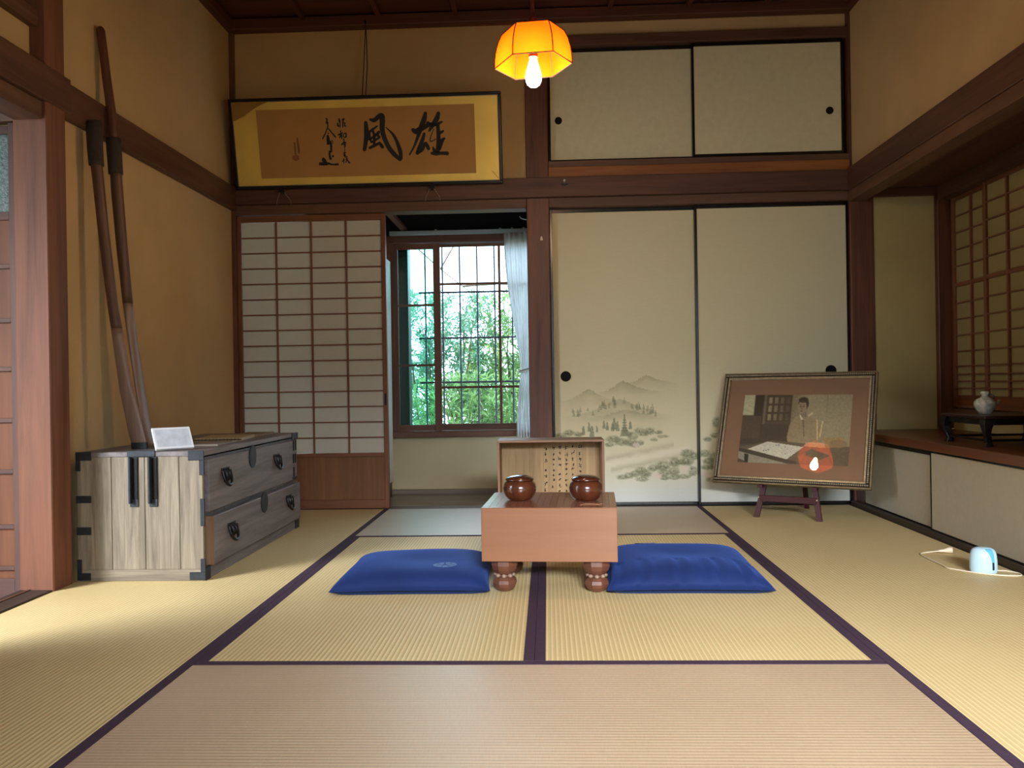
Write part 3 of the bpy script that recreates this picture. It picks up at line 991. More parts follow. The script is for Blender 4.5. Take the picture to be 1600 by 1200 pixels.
def screen_leaf(y0, y1, xo):
    # one paper leaf from y0 (near) to y1 (far)
    box('stile', off((xo - 0.014, xo + 0.014, y1 - 0.028, y1, 0.56, 1.755), l), AZ, w2)
    box('stile', off((xo - 0.014, xo + 0.014, y0, y0 + 0.028, 0.56, 1.755), l), AZ, w2)
    box('rail', off((xo - 0.012, xo + 0.012, y0 + 0.028, y1 - 0.028, 1.735, 1.755), l), AY, w2)
    box('rail', off((xo - 0.012, xo + 0.012, y0 + 0.028, y1 - 0.028, 1.245, 1.268), l), AY, w2)
    box('rail', off((xo - 0.012, xo + 0.012, y0 + 0.028, y1 - 0.028, 0.56, 0.575), l), AY, w2)
    box('lower_board', off((xo - 0.006, xo + 0.006, y0 + 0.028, y1 - 0.028, 0.575, 0.632), l), wood('alcovetop', 'y'), w2, bevel=0)
    ym = (y0 + y1) / 2
    box('lattice_bar', off((xo - 0.013, xo - 0.001, ym - 0.008, ym + 0.008, 0.632, 1.735), l), AZ, w2, bevel=0)
    zs_ = [1.268 + i * 0.0945 for i in range(1, 5)] + [1.245 - i * 0.0915 for i in range(1, 5)] + [0.796, 0.749, 0.710, 0.672]
    for z in zs_:
        box('lattice_bar', off((xo - 0.011, xo - 0.001, y0 + 0.028, y1 - 0.028, z - 0.0042, z + 0.0042), l), AY, w2, bevel=0)
    zz = [0.632, 0.672, 0.710, 0.749, 0.796, 0.879, 0.9705, 1.062, 1.1535, 1.245, 1.268, 1.3625, 1.457, 1.5515, 1.646, 1.735]
    for i in range(len(zz) - 1):
        for (a, b) in ((y0 + 0.028, ym), (ym, y1 - 0.028)):
            box('paper_pane', off((xo, xo + 0.0012, a, b, zz[i], zz[i + 1]), l), SHOJIP2, w2, bevel=0)
screen_leaf(-0.475, -0.052, 2.385)
screen_leaf(-0.905, -0.452, 2.357)
screen_leaf(-1.36, -0.90, 2.385)
screen_leaf(-1.82, -1.35, 2.357)
box('light_block_board', off((2.44, 2.48, -1.95, 0.05, 0.3, 2.0), l), wood('kick', 'z'), w2, bevel=0)  # unseen board, added so the sky does not light the paper from behind

# cabinet below the alcove
cb = root('alcove_cabinet', (1.83, -0.95, 0), 'low built-in cabinet with white sliding doors beneath the alcove', 'cabinet')
l = (1.83, -0.95, 0)
box('carcass', off((1.86, 2.37, -1.76, -0.02, 0.02, 0.385), l), wood('kick', 'y'), cb, bevel=0)
box('kickboard', off((1.797, 1.86, -1.90, -0.01, -0.03, 0.026), l), wood('kick', 'y'), cb, bevel=0.003)
box('top_rail', off((1.822, 1.86, -1.84, -0.012, 0.372, 0.396), l), BLACK, cb, bevel=0.001)
WD = plain('cabinet_paper', srgb(196, 190, 172), rough=0.8, var=0.03, scale=40)
for (ya, yb, xo, cxn) in ((-0.995, -0.135, 1.832, 0), (-1.775, -0.985, 1.818, 1)):
    dd = box('sliding_door', off((xo - 0.0, xo + 0.012, ya, yb, 0.030, 0.384), l), WD, cb, bevel=0.001)
    for b in ((xo - 0.002, xo + 0.013, ya - 0.001, ya + 0.009, 0.027, 0.386), (xo - 0.002, xo + 0.013, yb - 0.009, yb + 0.001, 0.027, 0.386),
              (xo - 0.002, xo + 0.013, ya, yb, 0.026, 0.034)):
        box('edge_strip', off(b, l), BLACK, dd, bevel=0.0005)
box('end_panel', off((1.83, 1.85, -0.135, -0.012, 0.0, 0.39), l), wood('post', 'z'), cb)
tp = box('alcove_shelf', (1.803, 2.385, -1.93, -0.002, 0.396, 0.436), wood('alcovetop', 'y'), bevel=0.003)
tag(tp, 'brown wooden shelf board on top of the low alcove cabinet', 'shelf')
# natural-wood post at the near edge of the alcove
mb = MB()
rings = []
for k in range(26):
    z = k / 25 * 2.0
    cxp = 1.862 + 0.010 * math.sin(z * 3.1) + 0.006 * math.sin(z * 9)
    r = 0.052 + 0.006 * math.sin(z * 5.2 + 1) + 0.004 * math.sin(z * 13)
    rings.append([(cxp + r * math.cos(a) * (1 + 0.08 * math.sin(3 * a + z * 4)), -1.862 + r * math.sin(a), z - 0.03) for a in np.linspace(0, 2 * PI, 18, endpoint=False)])
mb.loft(rings)
np_ = obj('alcove_post', mb, wood('leftpost', 'z'), smooth='full')
tag(np_, 'knobbly natural wood post at the right edge of the picture', 'post', kind='structure')

# ================================================================== WALL BEHIND THE CAMERA
gwl = box('light_block_wall', (-6, 6, -9.6, -9.4, -0.6, 1.15), plain('light_block_green', srgb(70, 78, 56), rough=0.95, var=0.3, scale=6), bevel=0)  # unseen wall, added to cut the level sky light entering the room
tag(gwl, 'unseen wall added outside the doors behind the camera to block low sky light', 'wall', kind='structure')
ggr = box('garden_path', (-6, 6, -9.6, -6.26, -0.6, -0.45), plain('soil', srgb(120, 108, 84), rough=0.95, var=0.3, scale=3), bevel=0)
tag(ggr, 'bare garden ground outside the doors behind the camera', 'ground', kind='structure')
wf = root('wall_front', (0, 0, 0), 'wall behind the camera with wide garden doors', 'wall', kind='structure')
box('plaster_panel', (-1.9, 1.9, -6.26, -6.2, 1.80, 2.945), OCHRE, wf, bevel=0)
box('light_block_panel', (-1.9, 0.05, -6.26, -6.2, -0.1, 1.80), CREAM, wf, bevel=0)  # unseen panel, sized to keep the daylight off the left mats
box('post', (1.85, 1.95, -6.26, -6.2, -0.1, 2.1), wood('post', 'z'), wf)
# ================================================================== CHEST
CH = (-1.523, -1.20, 0.0)
ch = root('wooden_chest', CH, 'weathered wooden chest of two drawers with black iron fittings by the left wall', 'chest')
CE, CF, CFz = wood('chestend', 'z'), wood('chestfront', 'y'), wood('chestfront', 'z')
box('carcass', off((-1.765, -1.290, -1.782, -0.612, 0.045, 0.470), CH), CFz, ch, bevel=0)
for (a, b) in ((-1.772, -1.638), (-1.636, -1.507), (-1.505, -1.372), (-1.370, -1.280)):
    box('end_board', off((a, b, -1.800, -1.782, 0.045, 0.478), CH), CE, ch, bevel=0.0012)
box('end_foot', off((-1.772, -1.280, -1.800, -1.76, 0.0, 0.0445), CH), wood('chestend', 'x'), ch, bevel=0.002)
box('top_board', off((-1.774, -1.274, -1.802, -0.600, 0.478, 0.497), CH), CF, ch, bevel=0.002)
box('base_rail', off((-1.774, -1.276, -1.76, -0.600, 0.0, 0.0445), CH), CF, ch, bevel=0.002)
box('far_end', off((-1.772, -1.280, -0.612, -0.600, 0.045, 0.478), CH), CE, ch, bevel=0)
def drawer(y0, y1, z0, z1, xf, side):
    d = box('drawer', off((-1.31, xf, y0, y1, z0, z1), CH), CF, ch, bevel=0.003)
    return d
dA = drawer(-1.768, -0.640, 0.258, 0.462, -1.268, False)
dB = drawer(-1.752, -0.622, 0.052, 0.240, -1.257, True)
box('drawer_edge', off((-1.30, -1.2575, -1.757, -1.752, 0.052, 0.240), CH), wood('drawerside', 'z'), dB, bevel=0)
def pull(parent, y, z, x):
    o = (x - CH[0], y - CH[1], z - CH[2])
    obj('pull_plate', MB().box(o[0], o[0] + 0.003, o[1] - 0.042, o[1] + 0.042, o[2] + 0.020, o[2] + 0.034), IRONBLK, parent, bevel=0.001)
    for s in (-1, 1):
        pts = [(o[0] + 0.003 + 0.012 * math.sin(PI * k / 8), o[1] + s * (0.014 - 0.002 * k / 8), o[2] + 0.026 - 0.050 * k / 8) for k in range(9)]
        obj('pull_bar', MB().tube(pts, [0.004 + 0.006 * math.sin(PI * min(1, (k + 1) / 8)) for k in range(9)], 8), IRONBLK, parent, smooth=True)
    pts = []
    for k in range(19):
        a = PI * k / 18
        pts.append((o[0] + 0.006 + 0.016 * math.sin(a), o[1] - 0.038 * math.cos(a) * (1 + 0.10 * math.sin(a)), o[2] + 0.022 - 0.060 * math.sin(a) ** 0.8))
    obj('pull_ring', MB().tube(pts, 0.0060, 8), IRONBLK, parent, smooth=True)
def lock(parent, y, z, x, rz):
    m = MB()
    pts = []
    for k in range(28):
        a = 2 * PI * k / 28
        pts.append((y - CH[1] + 0.043 * math.cos(a), z - CH[2] + rz * math.sin(a)))
    m.prism(pts, x - CH[0], x - CH[0] + 0.005, 'x')
    obj('lock_plate', m, IRON, parent, bevel=0.0012)
pull(dA, -1.606, 0.382, -1.268)
pull(dA, -0.962, 0.382, -1.268)
pull(dB, -1.575, 0.155, -1.257)
pull(dB, -0.820, 0.165, -1.257)
lock(dA, -1.294, 0.432, -1.268, 0.050)
lock(dB, -1.180, 0.214, -1.257, 0.048)
# iron straps on the near end
def strap(b, m=IRON):
    box('iron_strap', off(b, CH), m, ch, bevel=0.0015)
yb = (-1.8035, -1.799)
strap((-1.7765, -1.713, yb[0], yb[1], 0.466, 0.499))
strap((-1.7765, -1.757, yb[0], yb[1], 0.425, 0.466))
strap((-1.7765, -1.716, yb[0], yb[1], 0.302, 0.330))
strap((-1.7765, -1.718, yb[0], yb[1], 0.179, 0.209))
strap((-1.7765, -1.722, yb[0], yb[1], 0.004, 0.032))
strap((-1.7765, -1.757, yb[0], yb[1], 0.032, 0.085))
strap((-1.335, -1.2725, yb[0], yb[1], 0.462, 0.500))
strap((-1.292, -1.2725, yb[0], yb[1], 0.405, 0.462))
strap((-1.290, -1.2725, yb[0], yb[1], 0.210, 0.315))
strap((-1.292, -1.2725, yb[0], yb[1], 0.034, 0.085))
strap((-1.335, -1.2725, yb[0], yb[1], 0.004, 0.034))
strap((-1.2765, -1.2715, -1.80, -1.755, 0.0, 0.052))
strap((-1.2765, -1.2715, -0.66, -0.600, 0.0, 0.050))
strap((-1.2765, -1.2705, -0.70, -0.600, 0.468, 0.4985))
strap((-1.2675, -1.2645, -0.715, -0.645, 0.262, 0.275))
for (z0, z1, y0) in ((0.41, 0.462, -0.70), (0.41, 0.462, -0.665), (0.345, 0.392, -0.705), (0.345, 0.392, -0.672), (0.275, 0.325, -0.70)):
    strap((-1.2675, -1.2635, y0, y0 + 0.013, z0, z1), IRONBLK)
# carrying-bar loops on the near end
strap((-1.572, -1.462, -1.806, -1.799, 0.478, 0.502))
for xl in (-1.561, -1.485):
    box('loop_plate', off((xl - 0.0025, xl + 0.0310, -1.8045, -1.7995, 0.286, 0.478), CH), IRON, ch, bevel=0.0015)
    box('loop_bar', off((xl + 0.0, xl + 0.009, -1.822, -1.8045, 0.300, 0.478), CH), IRON, ch, bevel=0.002)
    box('loop_slot', off((xl + 0.010, xl + 0.0285, -1.8065, -1.8045, 0.316, 0.474), CH), BLACK, ch, bevel=0)

# ---- things on the chest
def bent_card(w, d, h, th):
    mb = MB()
    mb.add([(-w / 2, 0, 0), (w / 2, 0, 0), (w / 2, d, h), (-w / 2, d, h), (-w / 2, 2 * d, 0), (w / 2, 2 * d, 0),
            (-w / 2, 0.002, -0.0), (w / 2, 0.002, -0.0), (w / 2, d, h - th), (-w / 2, d, h - th), (-w / 2, 2 * d - 0.002, 0), (w / 2, 2 * d - 0.002, 0)],
           [(0, 1, 2, 3), (3, 2, 5, 4), (6, 9, 8, 7), (9, 10, 11, 8), (0, 3, 9, 6), (3, 4, 10, 9), (1, 7, 8, 2), (2, 8, 11, 5)])
    return mb
card = root('display_card', (-1.408, -1.752, 0.4995), 'thick white display card propped up on the chest beside the oars', 'card', rz=0.72)
CARDM = plain('glossy_card', srgb(224, 230, 238), rough=0.25, spec=0.6)
tb = 0.62
def lean(x, y, z):
    return (x, y * math.cos(tb) + z * math.sin(tb), -y * math.sin(tb) + z * math.cos(tb))
def leanbox(x0, x1, y0, y1, z0, z1):
    q = MB().box(x0, x1, y0, y1, z0, z1)
    q.v = [lean(*p) for p in q.v]
    return q
obj('card_block', leanbox(-0.072, 0.072, -0.012, 0.0, 0.0, 0.098), CARDM, card, bevel=0.001)
obj('picture_print', leanbox(-0.064, 0.064, -0.0124, -0.0119, 0.010, 0.088), plain('card_print', srgb(196, 206, 220), rough=0.25, spec=0.6, var=0.15, scale=30), card)
obj('prop_leg', MB().add([(-0.02, 0.042, 0.055), (0.02, 0.042, 0.055), (0.02, 0.075, 0.0), (-0.02, 0.075, 0.0), (-0.02, 0.040, 0.052), (0.02, 0.040, 0.052), (0.02, 0.072, 0.0), (-0.02, 0.072, 0.0)],
    [(0, 1, 2, 3), (4, 7, 6, 5), (0, 3, 7, 4), (1, 5, 6, 2), (0, 4, 5, 1), (2, 6, 7, 3)]), CARDM, card)
bam = root('bamboo_slat_mat', (-1.455, -1.20, 0.497), 'narrow rolled bamboo mat with dotted edge lying on the chest', 'mat', rz=0.12)
BAM = plain('bamboo', srgb(178, 156, 116), rough=0.5, var=0.12, scale=30)
for k in range(26):
    x = -0.10 + k * 0.008
    obj('bamboo_stick', MB().box(x, x + 0.0062, -0.035, 0.25, 0.0, 0.014), BAM if k % 2 else plain('bamboo_dark', srgb(156, 132, 94), rough=0.5), bam)
obj('binding_thread', MB().box(-0.103, 0.111, -0.0365, -0.0352, 0.004, 0.009), plain('dark_thread', srgb(48, 34, 26), rough=0.8), bam)
pb = box('paper_folder', (-0.09, 0.09, -0.10, 0.10, 0.0, 0.006), plain('grey_board', srgb(128, 116, 108), rough=0.6), bevel=0.001, loc=(-1.42, -1.42, 0.497))
tag(pb, 'thin grey folder lying flat on the chest in front of the bamboo mat', 'folder')
wk = box('wood_block', (-0.07, 0.07, -0.10, 0.10, 0.0, 0.014), wood('drawerside', 'y'), bevel=0.002, loc=(-1.42, -0.84, 0.497))
tag(wk, 'small flat wooden block near the far end of the chest top', 'block')

# ================================================================== OARS
def oar(name, loc, pts, label):
    """pts: (x, y, z, half width along x, half depth along y)"""
    o = root(name, loc, label, 'oar', group='oars leaning on the left wall')
    def rings(sel):
        R = []
        for (x, y, z, a, b) in sel:
            R.append([(x - loc[0] + a * math.cos(t), y - loc[1] + b * math.sin(t), z - loc[2]) for t in np.linspace(0, 2 * PI, 14, endpoint=False)])
        return R
    return o, rings
def dense(pts, n=4):
    A = np.array(pts, float)
    out = []
    for i in range(len(A) - 1):
        for k in range(n):
            out.append(tuple(A[i] * (1 - k / n) + A[i + 1] * k / n))
    out.append(tuple(A[-1]))
    return out
# left oar: broad blade turned to the camera
LO = (-1.603, -1.64, 0.497)
o1, rg = oar('wooden_oar', LO, None, 'shorter wooden oar leaning under the wall rail, its pale blade turned to the room')
blade = [(-1.604, -1.64, 0.520, 0.033, 0.008), (-1.614, -1.64, 0.560, 0.034, 0.009), (-1.636, -1.64, 0.66, 0.032, 0.010), (-1.655, -1.64, 0.745, 0.029, 0.012), (-1.672, -1.64, 0.86, 0.026, 0.015),
         (-1.690, -1.64, 0.985, 0.022, 0.018)]
shaft = [(-1.690, -1.64, 0.985, 0.022, 0.018), (-1.704, -1.64, 1.07, 0.020, 0.020), (-1.722, -1.64, 1.23, 0.021, 0.021), (-1.740, -1.64, 1.40, 0.021, 0.021), (-1.758, -1.64, 1.60, 0.022, 0.022), (-1.764, -1.64, 1.66, 0.022, 0.022)]
obj('blade', MB().loft(rg(dense(blade))), wood('oarblade', 'z'), o1, smooth='full')
obj('shaft', MB().loft(rg(dense(shaft))), wood('oardark', 'z'), o1, smooth='full')
obj('blade_tip', MB().loft(rg([(-1.603, -1.64, 0.497, 0.034, 0.010), (-1.605, -1.64, 0.523, 0.0345, 0.0105)])), IRON, o1)
obj('lashed_collar', MB().loft(rg(dense([(-1.763, -1.64, 1.645, 0.029, 0.027), (-1.768, -1.64, 1.72, 0.031, 0.026), (-1.7695, -1.64, 1.80, 0.034, 0.0245), (-1.770, -1.64, 1.825, 0.030, 0.02)]))), plain('dark_wrap', srgb(50, 38, 32), rough=0.8, var=0.2, scale=60), o1, smooth='full')
# right oar: longer, blade edge-on
RO = (-1.632, -1.47, 0.497)
o2, rg = oar('wooden_oar', RO, None, 'longer wooden oar whose dark handle rises above the wall rail')
blade = [(-1.632, -1.47, 0.497, 0.009, 0.040), (-1.648, -1.48, 0.56, 0.010, 0.040), (-1.662, -1.48, 0.64, 0.011, 0.038), (-1.690, -1.49, 0.865, 0.0135, 0.034), (-1.705, -1.50, 1.02, 0.017, 0.028), (-1.714, -1.50, 1.10, 0.020, 0.022)]
shaft = [(-1.714, -1.50, 1.10, 0.020, 0.022), (-1.735, -1.50, 1.335, 0.0225, 0.022), (-1.752, -1.50, 1.57, 0.024, 0.023), (-1.757, -1.50, 1.66, 0.023, 0.023)]
hand = [(-1.762, -1.50, 1.79, 0.021, 0.020), (-1.771, -1.50, 1.90, 0.019, 0.018), (-1.790, -1.50, 2.05, 0.018, 0.018), (-1.806, -1.50, 2.20, 0.0175, 0.0175), (-1.812, -1.50, 2.255, 0.017, 0.017), (-1.813, -1.50, 2.267, 0.010, 0.010)]
obj('blade', MB().loft(rg(dense(blade))), wood('oarblade', 'z'), o2, smooth='full')
obj('shaft', MB().loft(rg(dense(shaft))), wood('oardark', 'z'), o2, smooth='full')
obj('handle', MB().loft(rg(dense(hand))), wood('post', 'z'), o2, smooth='full')
obj('lashed_collar', MB().loft(rg(dense([(-1.757, -1.50, 1.645, 0.029, 0.028), (-1.761, -1.50, 1.72, 0.030, 0.028), (-1.764, -1.50, 1.795, 0.032, 0.027)]))), plain('dark_wrap', srgb(50, 38, 32), rough=0.8, var=0.2, scale=60), o2, smooth='full')

# ================================================================== FRAMED CALLIGRAPHY
GK = (-0.985, -0.080, 1.906)
gk = root('framed_calligraphy', GK, 'wide black-framed calligraphy on gold leaning out above the opening', 'framed calligraphy')
gk.rotation_euler = (0.215, 0, 0)
Wg, Hg = 1.582, 0.512
a = Wg / 2
fw = 0.018
for b in ((-a, a, -0.006, 0.024, 0.0, fw), (-a, a, -0.006, 0.024, Hg - fw, Hg), (-a, -a + fw, -0.006, 0.024, fw, Hg - fw), (a - fw, a, -0.006, 0.024, fw, Hg - fw)):
    box('frame_rail', b, BLACK, gk, bevel=0.004)
for b in ((-a + fw, a - fw, -0.004, 0.0, fw, fw + 0.004), (-a + fw, a - fw, -0.004, 0.0, Hg - fw - 0.004, Hg - fw), (-a + fw, -a + fw + 0.004, -0.004, 0.0, fw, Hg - fw), (a - fw - 0.004, a - fw, -0.004, 0.0, fw, Hg - fw)):
    box('inner_lip', b, plain('silver_lip', srgb(128, 122, 110), rough=0.4, metal=0.4), gk, bevel=0.0008)
GOLD = plain('gold_mount', srgb(228, 196, 96), rough=0.45, metal=0.25, var=0.12, scale=4)
box('gold_mount', (-a + fw, a - fw, 0.0, 0.01, fw, Hg - fw), GOLD, gk, bevel=0)
PAP = plain('calligraphy_paper', srgb(172, 128, 72), rough=0.8, var=0.05, scale=8)
box('paper_sheet', (-0.632, 0.636, -0.0012, 0.0004, 0.062, 0.447), PAP, gk, bevel=0)
# torn, curling corner of the mount at upper left
tear = MB().add([(-a + fw, -0.0035, Hg - fw), (-a + fw, -0.0035, 0.385), (-0.70, -0.012, 0.415), (-0.64, -0.016, 0.452), (-0.59, -0.010, 0.478), (-0.54, -0.0035, Hg - fw)], [(0, 1, 2, 3, 4, 5)])
obj('torn_corner', tear, plain('mount_back', srgb(150, 112, 50), rough=0.7, var=0.1, scale=10), gk)
for sx in (-1, 1):
    obj('corner_crease', MB().add([(sx * (a - fw), -0.001, fw), (sx * (a - fw - 0.05), -0.0045, fw + 0.058), (sx * (a - fw - 0.035), -0.001, fw + 0.05)], [(0, 1, 2)]), GOLD, gk)
INK = plain('black_ink', srgb(14, 12, 11), rough=0.7)
def gmap(scale, ox, oy):
    def f(x, y):
        px, py = ox + x / scale, oy + y / scale
        return (0.003739 * px - 0.000211 * py - 2.092739, -0.000101 * px - 0.003569 * py + 1.102147)
    return f
gpl = lambda u, v: (u, -0.0018, v)
big = gmap(9.412, 550, 160)
yu = [[(885, 395, 40), (940, 425, 75), (1010, 390, 70), (1100, 345, 55), (1190, 310, 40)],
      [(1078, 150, 40), (1058, 250, 66), (1015, 370, 66), (965, 520, 40), (915, 650, 26), (850, 770, 20)],
      [(1065, 450, 34), (1035, 560, 52), (1000, 660, 58), (960, 755, 46)],
      [(965, 745, 40), (1040, 690, 44), (1080, 590, 26), (1110, 640, 50), (1135, 690, 40)],
      [(1268, 150, 44), (1245, 235, 66), (1195, 320, 60), (1130, 425, 24)],
      [(1255, 310, 44), (1268, 420, 50), (1272, 560, 52), (1262, 730, 52)],
      [(1250, 325, 40), (1290, 300, 34), (1325, 283, 22)], [(1280, 455, 34), (1310, 440, 40), (1345, 415, 24)],
      [(1275, 590, 44), (1320, 560, 54), (1362, 522, 28)], [(1280, 690, 50), (1310, 620, 40), (1340, 560, 24)],
      [(1170, 745, 36), (1240, 752, 52), (1330, 745, 44), (1415, 750, 52)], [(1205, 385, 10), (1165, 480, 12), (1150, 560, 16), (1180, 568, 14), (1235, 535, 12)],
      [(1100, 295, 40), (1160, 330, 52), (1240, 325, 40)], [(1192, 650, 16), (1205, 690, 40), (1230, 730, 40)]]
fu = [[(205, 285, 42), (215, 400, 62), (212, 540, 58), (185, 705, 46)],
      [(265, 250, 30), (330, 262, 56), (400, 205, 58), (440, 200, 70), (450, 270, 72), (448, 400, 62), (480, 520, 60), (540, 650, 58), (620, 755, 60), (720, 845, 46)],
      [(730, 835, 36), (715, 730, 56), (680, 615, 48), (610, 475, 34), (500, 362, 10)],
      [(380, 345, 18), (310, 395, 34), (255, 435, 30)], [(268, 420, 24), (262, 500, 30), (290, 590, 26)], [(300, 395, 26), (330, 480, 34), (330, 610, 36)],
      [(250, 545, 26), (330, 500, 34), (400, 430, 34)], [(400, 425, 34), (385, 480, 30), (410, 510, 34)], [(285, 590, 22), (360, 545, 30), (415, 510, 26)],
      [(258, 672, 36), (330, 635, 40), (400, 600, 34)], [(405, 585, 30), (435, 630, 46), (458, 665, 40)]]
WK = 1.15
for nm, stq, fm in (('ink_character', yu, big), ('ink_character', fu, big)):
    m = MB()
    ink(m, stq, fm, gpl)
    obj(nm, m, INK, gk)
WK = 1.7
sm = gmap(13.333, 495, 175)
cols = [
    [[(470, 140, 22), (487, 190, 18), (492, 260, 14), (492, 325, 10)], [(448, 215, 10), (445, 270, 26), (470, 300, 20)], [(472, 150, 16), (465, 200, 12)],
     [(530, 160, 14), (585, 142, 22)], [(560, 160, 18), (548, 230, 16), (552, 320, 12)], [(560, 225, 12), (600, 225, 14)], [(600, 230, 14), (580, 280, 14), (615, 292, 18)]],
    [[(510, 385, 16), (500, 420, 14)], [(450, 475, 20), (545, 435, 16)], [(510, 430, 16), (512, 520, 14)], [(505, 470, 12), (480, 535, 16)], [(520, 470, 14), (530, 560, 12)],
     [(560, 460, 12), (555, 520, 12)], [(565, 455, 12), (615, 445, 18), (615, 525, 16)], [(560, 520, 12), (620, 522, 14)]],
    [[(568, 550, 14), (572, 610, 16), (575, 680, 12)], [(515, 685, 16), (565, 640, 20), (620, 640, 16)], [(560, 630, 16), (605, 690, 16)], [(560, 680, 12), (600, 705, 14), (570, 735, 10)]],
    [[(590, 740, 8), (585, 830, 10)], [(560, 850, 16), (610, 845, 14)], [(575, 850, 18), (575, 920, 18)], [(590, 880, 16), (600, 950, 16)], [(560, 900, 10), (605, 895, 14)]],
    [[(530, 1035, 14), (580, 995, 14)], [(560, 970, 12), (568, 1075, 10)], [(630, 920, 14), (625, 1000, 14), (605, 1060, 10)], [(600, 985, 12), (650, 980, 14)], [(640, 1000, 12), (685, 1065, 24)]],
    [[(205, 130, 18), (220, 170, 20), (210, 235, 20)], [(200, 225, 20), (250, 218, 16)], [(230, 230, 18), (235, 300, 16), (190, 430, 14), (125, 560, 16)], [(245, 340, 16), (310, 420, 16), (400, 525, 18)]],
    [[(245, 435, 18), (250, 455, 16)], [(230, 480, 24), (240, 560, 40), (245, 670, 40)], [(260, 600, 30), (300, 680, 28), (300, 835, 24)], [(285, 660, 10), (320, 595, 10), (340, 630, 8), (310, 665, 8)]],
    [[(272, 815, 26), (268, 900, 26), (292, 990, 32)], [(280, 820, 14), (310, 810, 16)], [(330, 905, 22), (345, 935, 24)]],
    [[(120, 970, 36), (165, 1010, 36), (205, 1110, 24)], [(120, 985, 26), (140, 1060, 22)], [(50, 1080, 38), (140, 1085, 40), (230, 1075, 30), (330, 1095, 20), (450, 1092, 30)]],
]
for stq in cols:
    m = MB()
    ink(m, stq, sm, gpl)
    obj('ink_character', m, INK, gk)
FAINT = plain('faded_ink', srgb(120, 82, 44), rough=0.8)
ft = gmap(12.0, 450, 170)
for stq in ([[(172, 545, 22), (180, 620, 20), (195, 720, 26), (200, 830, 24)]], [[(122, 630, 20), (130, 740, 16), (135, 850, 18)]]):
    m = MB()
    ink(m, stq, ft, gpl)
    obj('faint_inscription', m, FAINT, gk)
m = MB()
ink(m, [[(140, 885, 74), (142, 955, 74)]], ft, gpl)
obj('seal_stamp', m, plain('seal_red', srgb(140, 84, 48), rough=0.8), gk)
WK = 1.25
# supports on the rail, hanging cord
for x, lab in ((-1.500, 'small iron bracket under the left part of the framed calligraphy'), (-0.612, 'small iron bracket under the right part of the framed calligraphy')):
    hb = root('picture_bracket', (x, -0.046, 1.895), lab, 'bracket', group='brackets holding the framed calligraphy')
    obj('shelf_hook', MB().prism([(-0.02, -0.012), (0.02, -0.012), (0.006, 0.026), (-0.006, 0.026)], -0.048, -0.044, 'y'), IRONBLK, hb)
    box('hook_arm', (-0.006, 0.006, -0.046, 0.0, -0.013, -0.004), IRONBLK, hb, bevel=0.001)
    for s in (-1, 1):
        obj('loose_wire', MB().tube([(s * 0.014, -0.040, -0.012), (s * 0.026, -0.020, -0.03), (s * 0.040, -0.006, -0.05), (s * 0.043, -0.004, -0.075)], 0.0016, 6), plain('pale_wire', srgb(150, 128, 104), rough=0.5), hb, smooth=True)
hc = root('hanging_cord', (-0.992, -0.06, 2.40), 'thin brown cord holding the framed calligraphy from the cornice', 'cord')
CORD = plain('brown_cord', srgb(60, 36, 24), rough=0.8)
obj('strand', MB().tube([(-0.006, -0.10, 0.0), (-0.004, -0.04, 0.24), (0.0, 0.0, 0.475)], 0.003, 6), CORD, hc, smooth=True)
obj('strand', MB().tube([(0.014, -0.10, 0.0), (0.016, -0.05, 0.20), (0.006, -0.01, 0.36), (0.0, 0.0, 0.475)], 0.003, 6), CORD, hc, smooth=True)
obj('nail', MB().tube([(0, 0.008, 0.478), (0, -0.016, 0.484)], 0.006, 8), IRONBLK, hc, smooth=True)

# ================================================================== PENDANT LAMP
LP = (0.012, -1.82, 1.924)
lp = root('pendant_lamp', LP, 'hanging lamp with a six-sided orange cloth shade and a bare lit bulb', 'lamp')
m, nt, b_, out = newmat('orange_cloth')
nt.nodes.remove(b_)
df = nd(nt, 'ShaderNodeBsdfDiffuse')
tr = nd(nt, 'ShaderNodeBsdfTranslucent')
nz = nd(nt, 'ShaderNodeTexNoise')
nz.inputs['Scale'].default_value = 90
nz.inputs['Detail'].default_value = 6
rp = nd(nt, 'ShaderNodeValToRGB')
rp.color_ramp.elements[0].color = srgb(226, 72, 6)
rp.color_ramp.elements[1].color = srgb(236, 90, 12)
nt.links.new(nz.outputs['Fac'], rp.inputs['Fac'])
nt.links.new(rp.outputs['Color'], df.inputs['Color'])
nt.links.new(rp.outputs['Color'], tr.inputs['Color'])
mxs = nd(nt, 'ShaderNodeMixShader')
mxs.inputs[0].default_value = 0.42
nt.links.new(df.outputs[0], mxs.inputs[1])
nt.links.new(tr.outputs[0], mxs.inputs[2])
nt.links.new(mxs.outputs[0], out.inputs['Surface'])
ORANGE = m
prof = [(0.1445, 0.0), (0.1435, 0.030), (0.139, 0.062), (0.130, 0.094), (0.116, 0.124)]
tilt = lambda x, y: 0.045 * x + 0.0 * y
RIB = plain('dark_trim', srgb(58, 26, 14), rough=0.8)
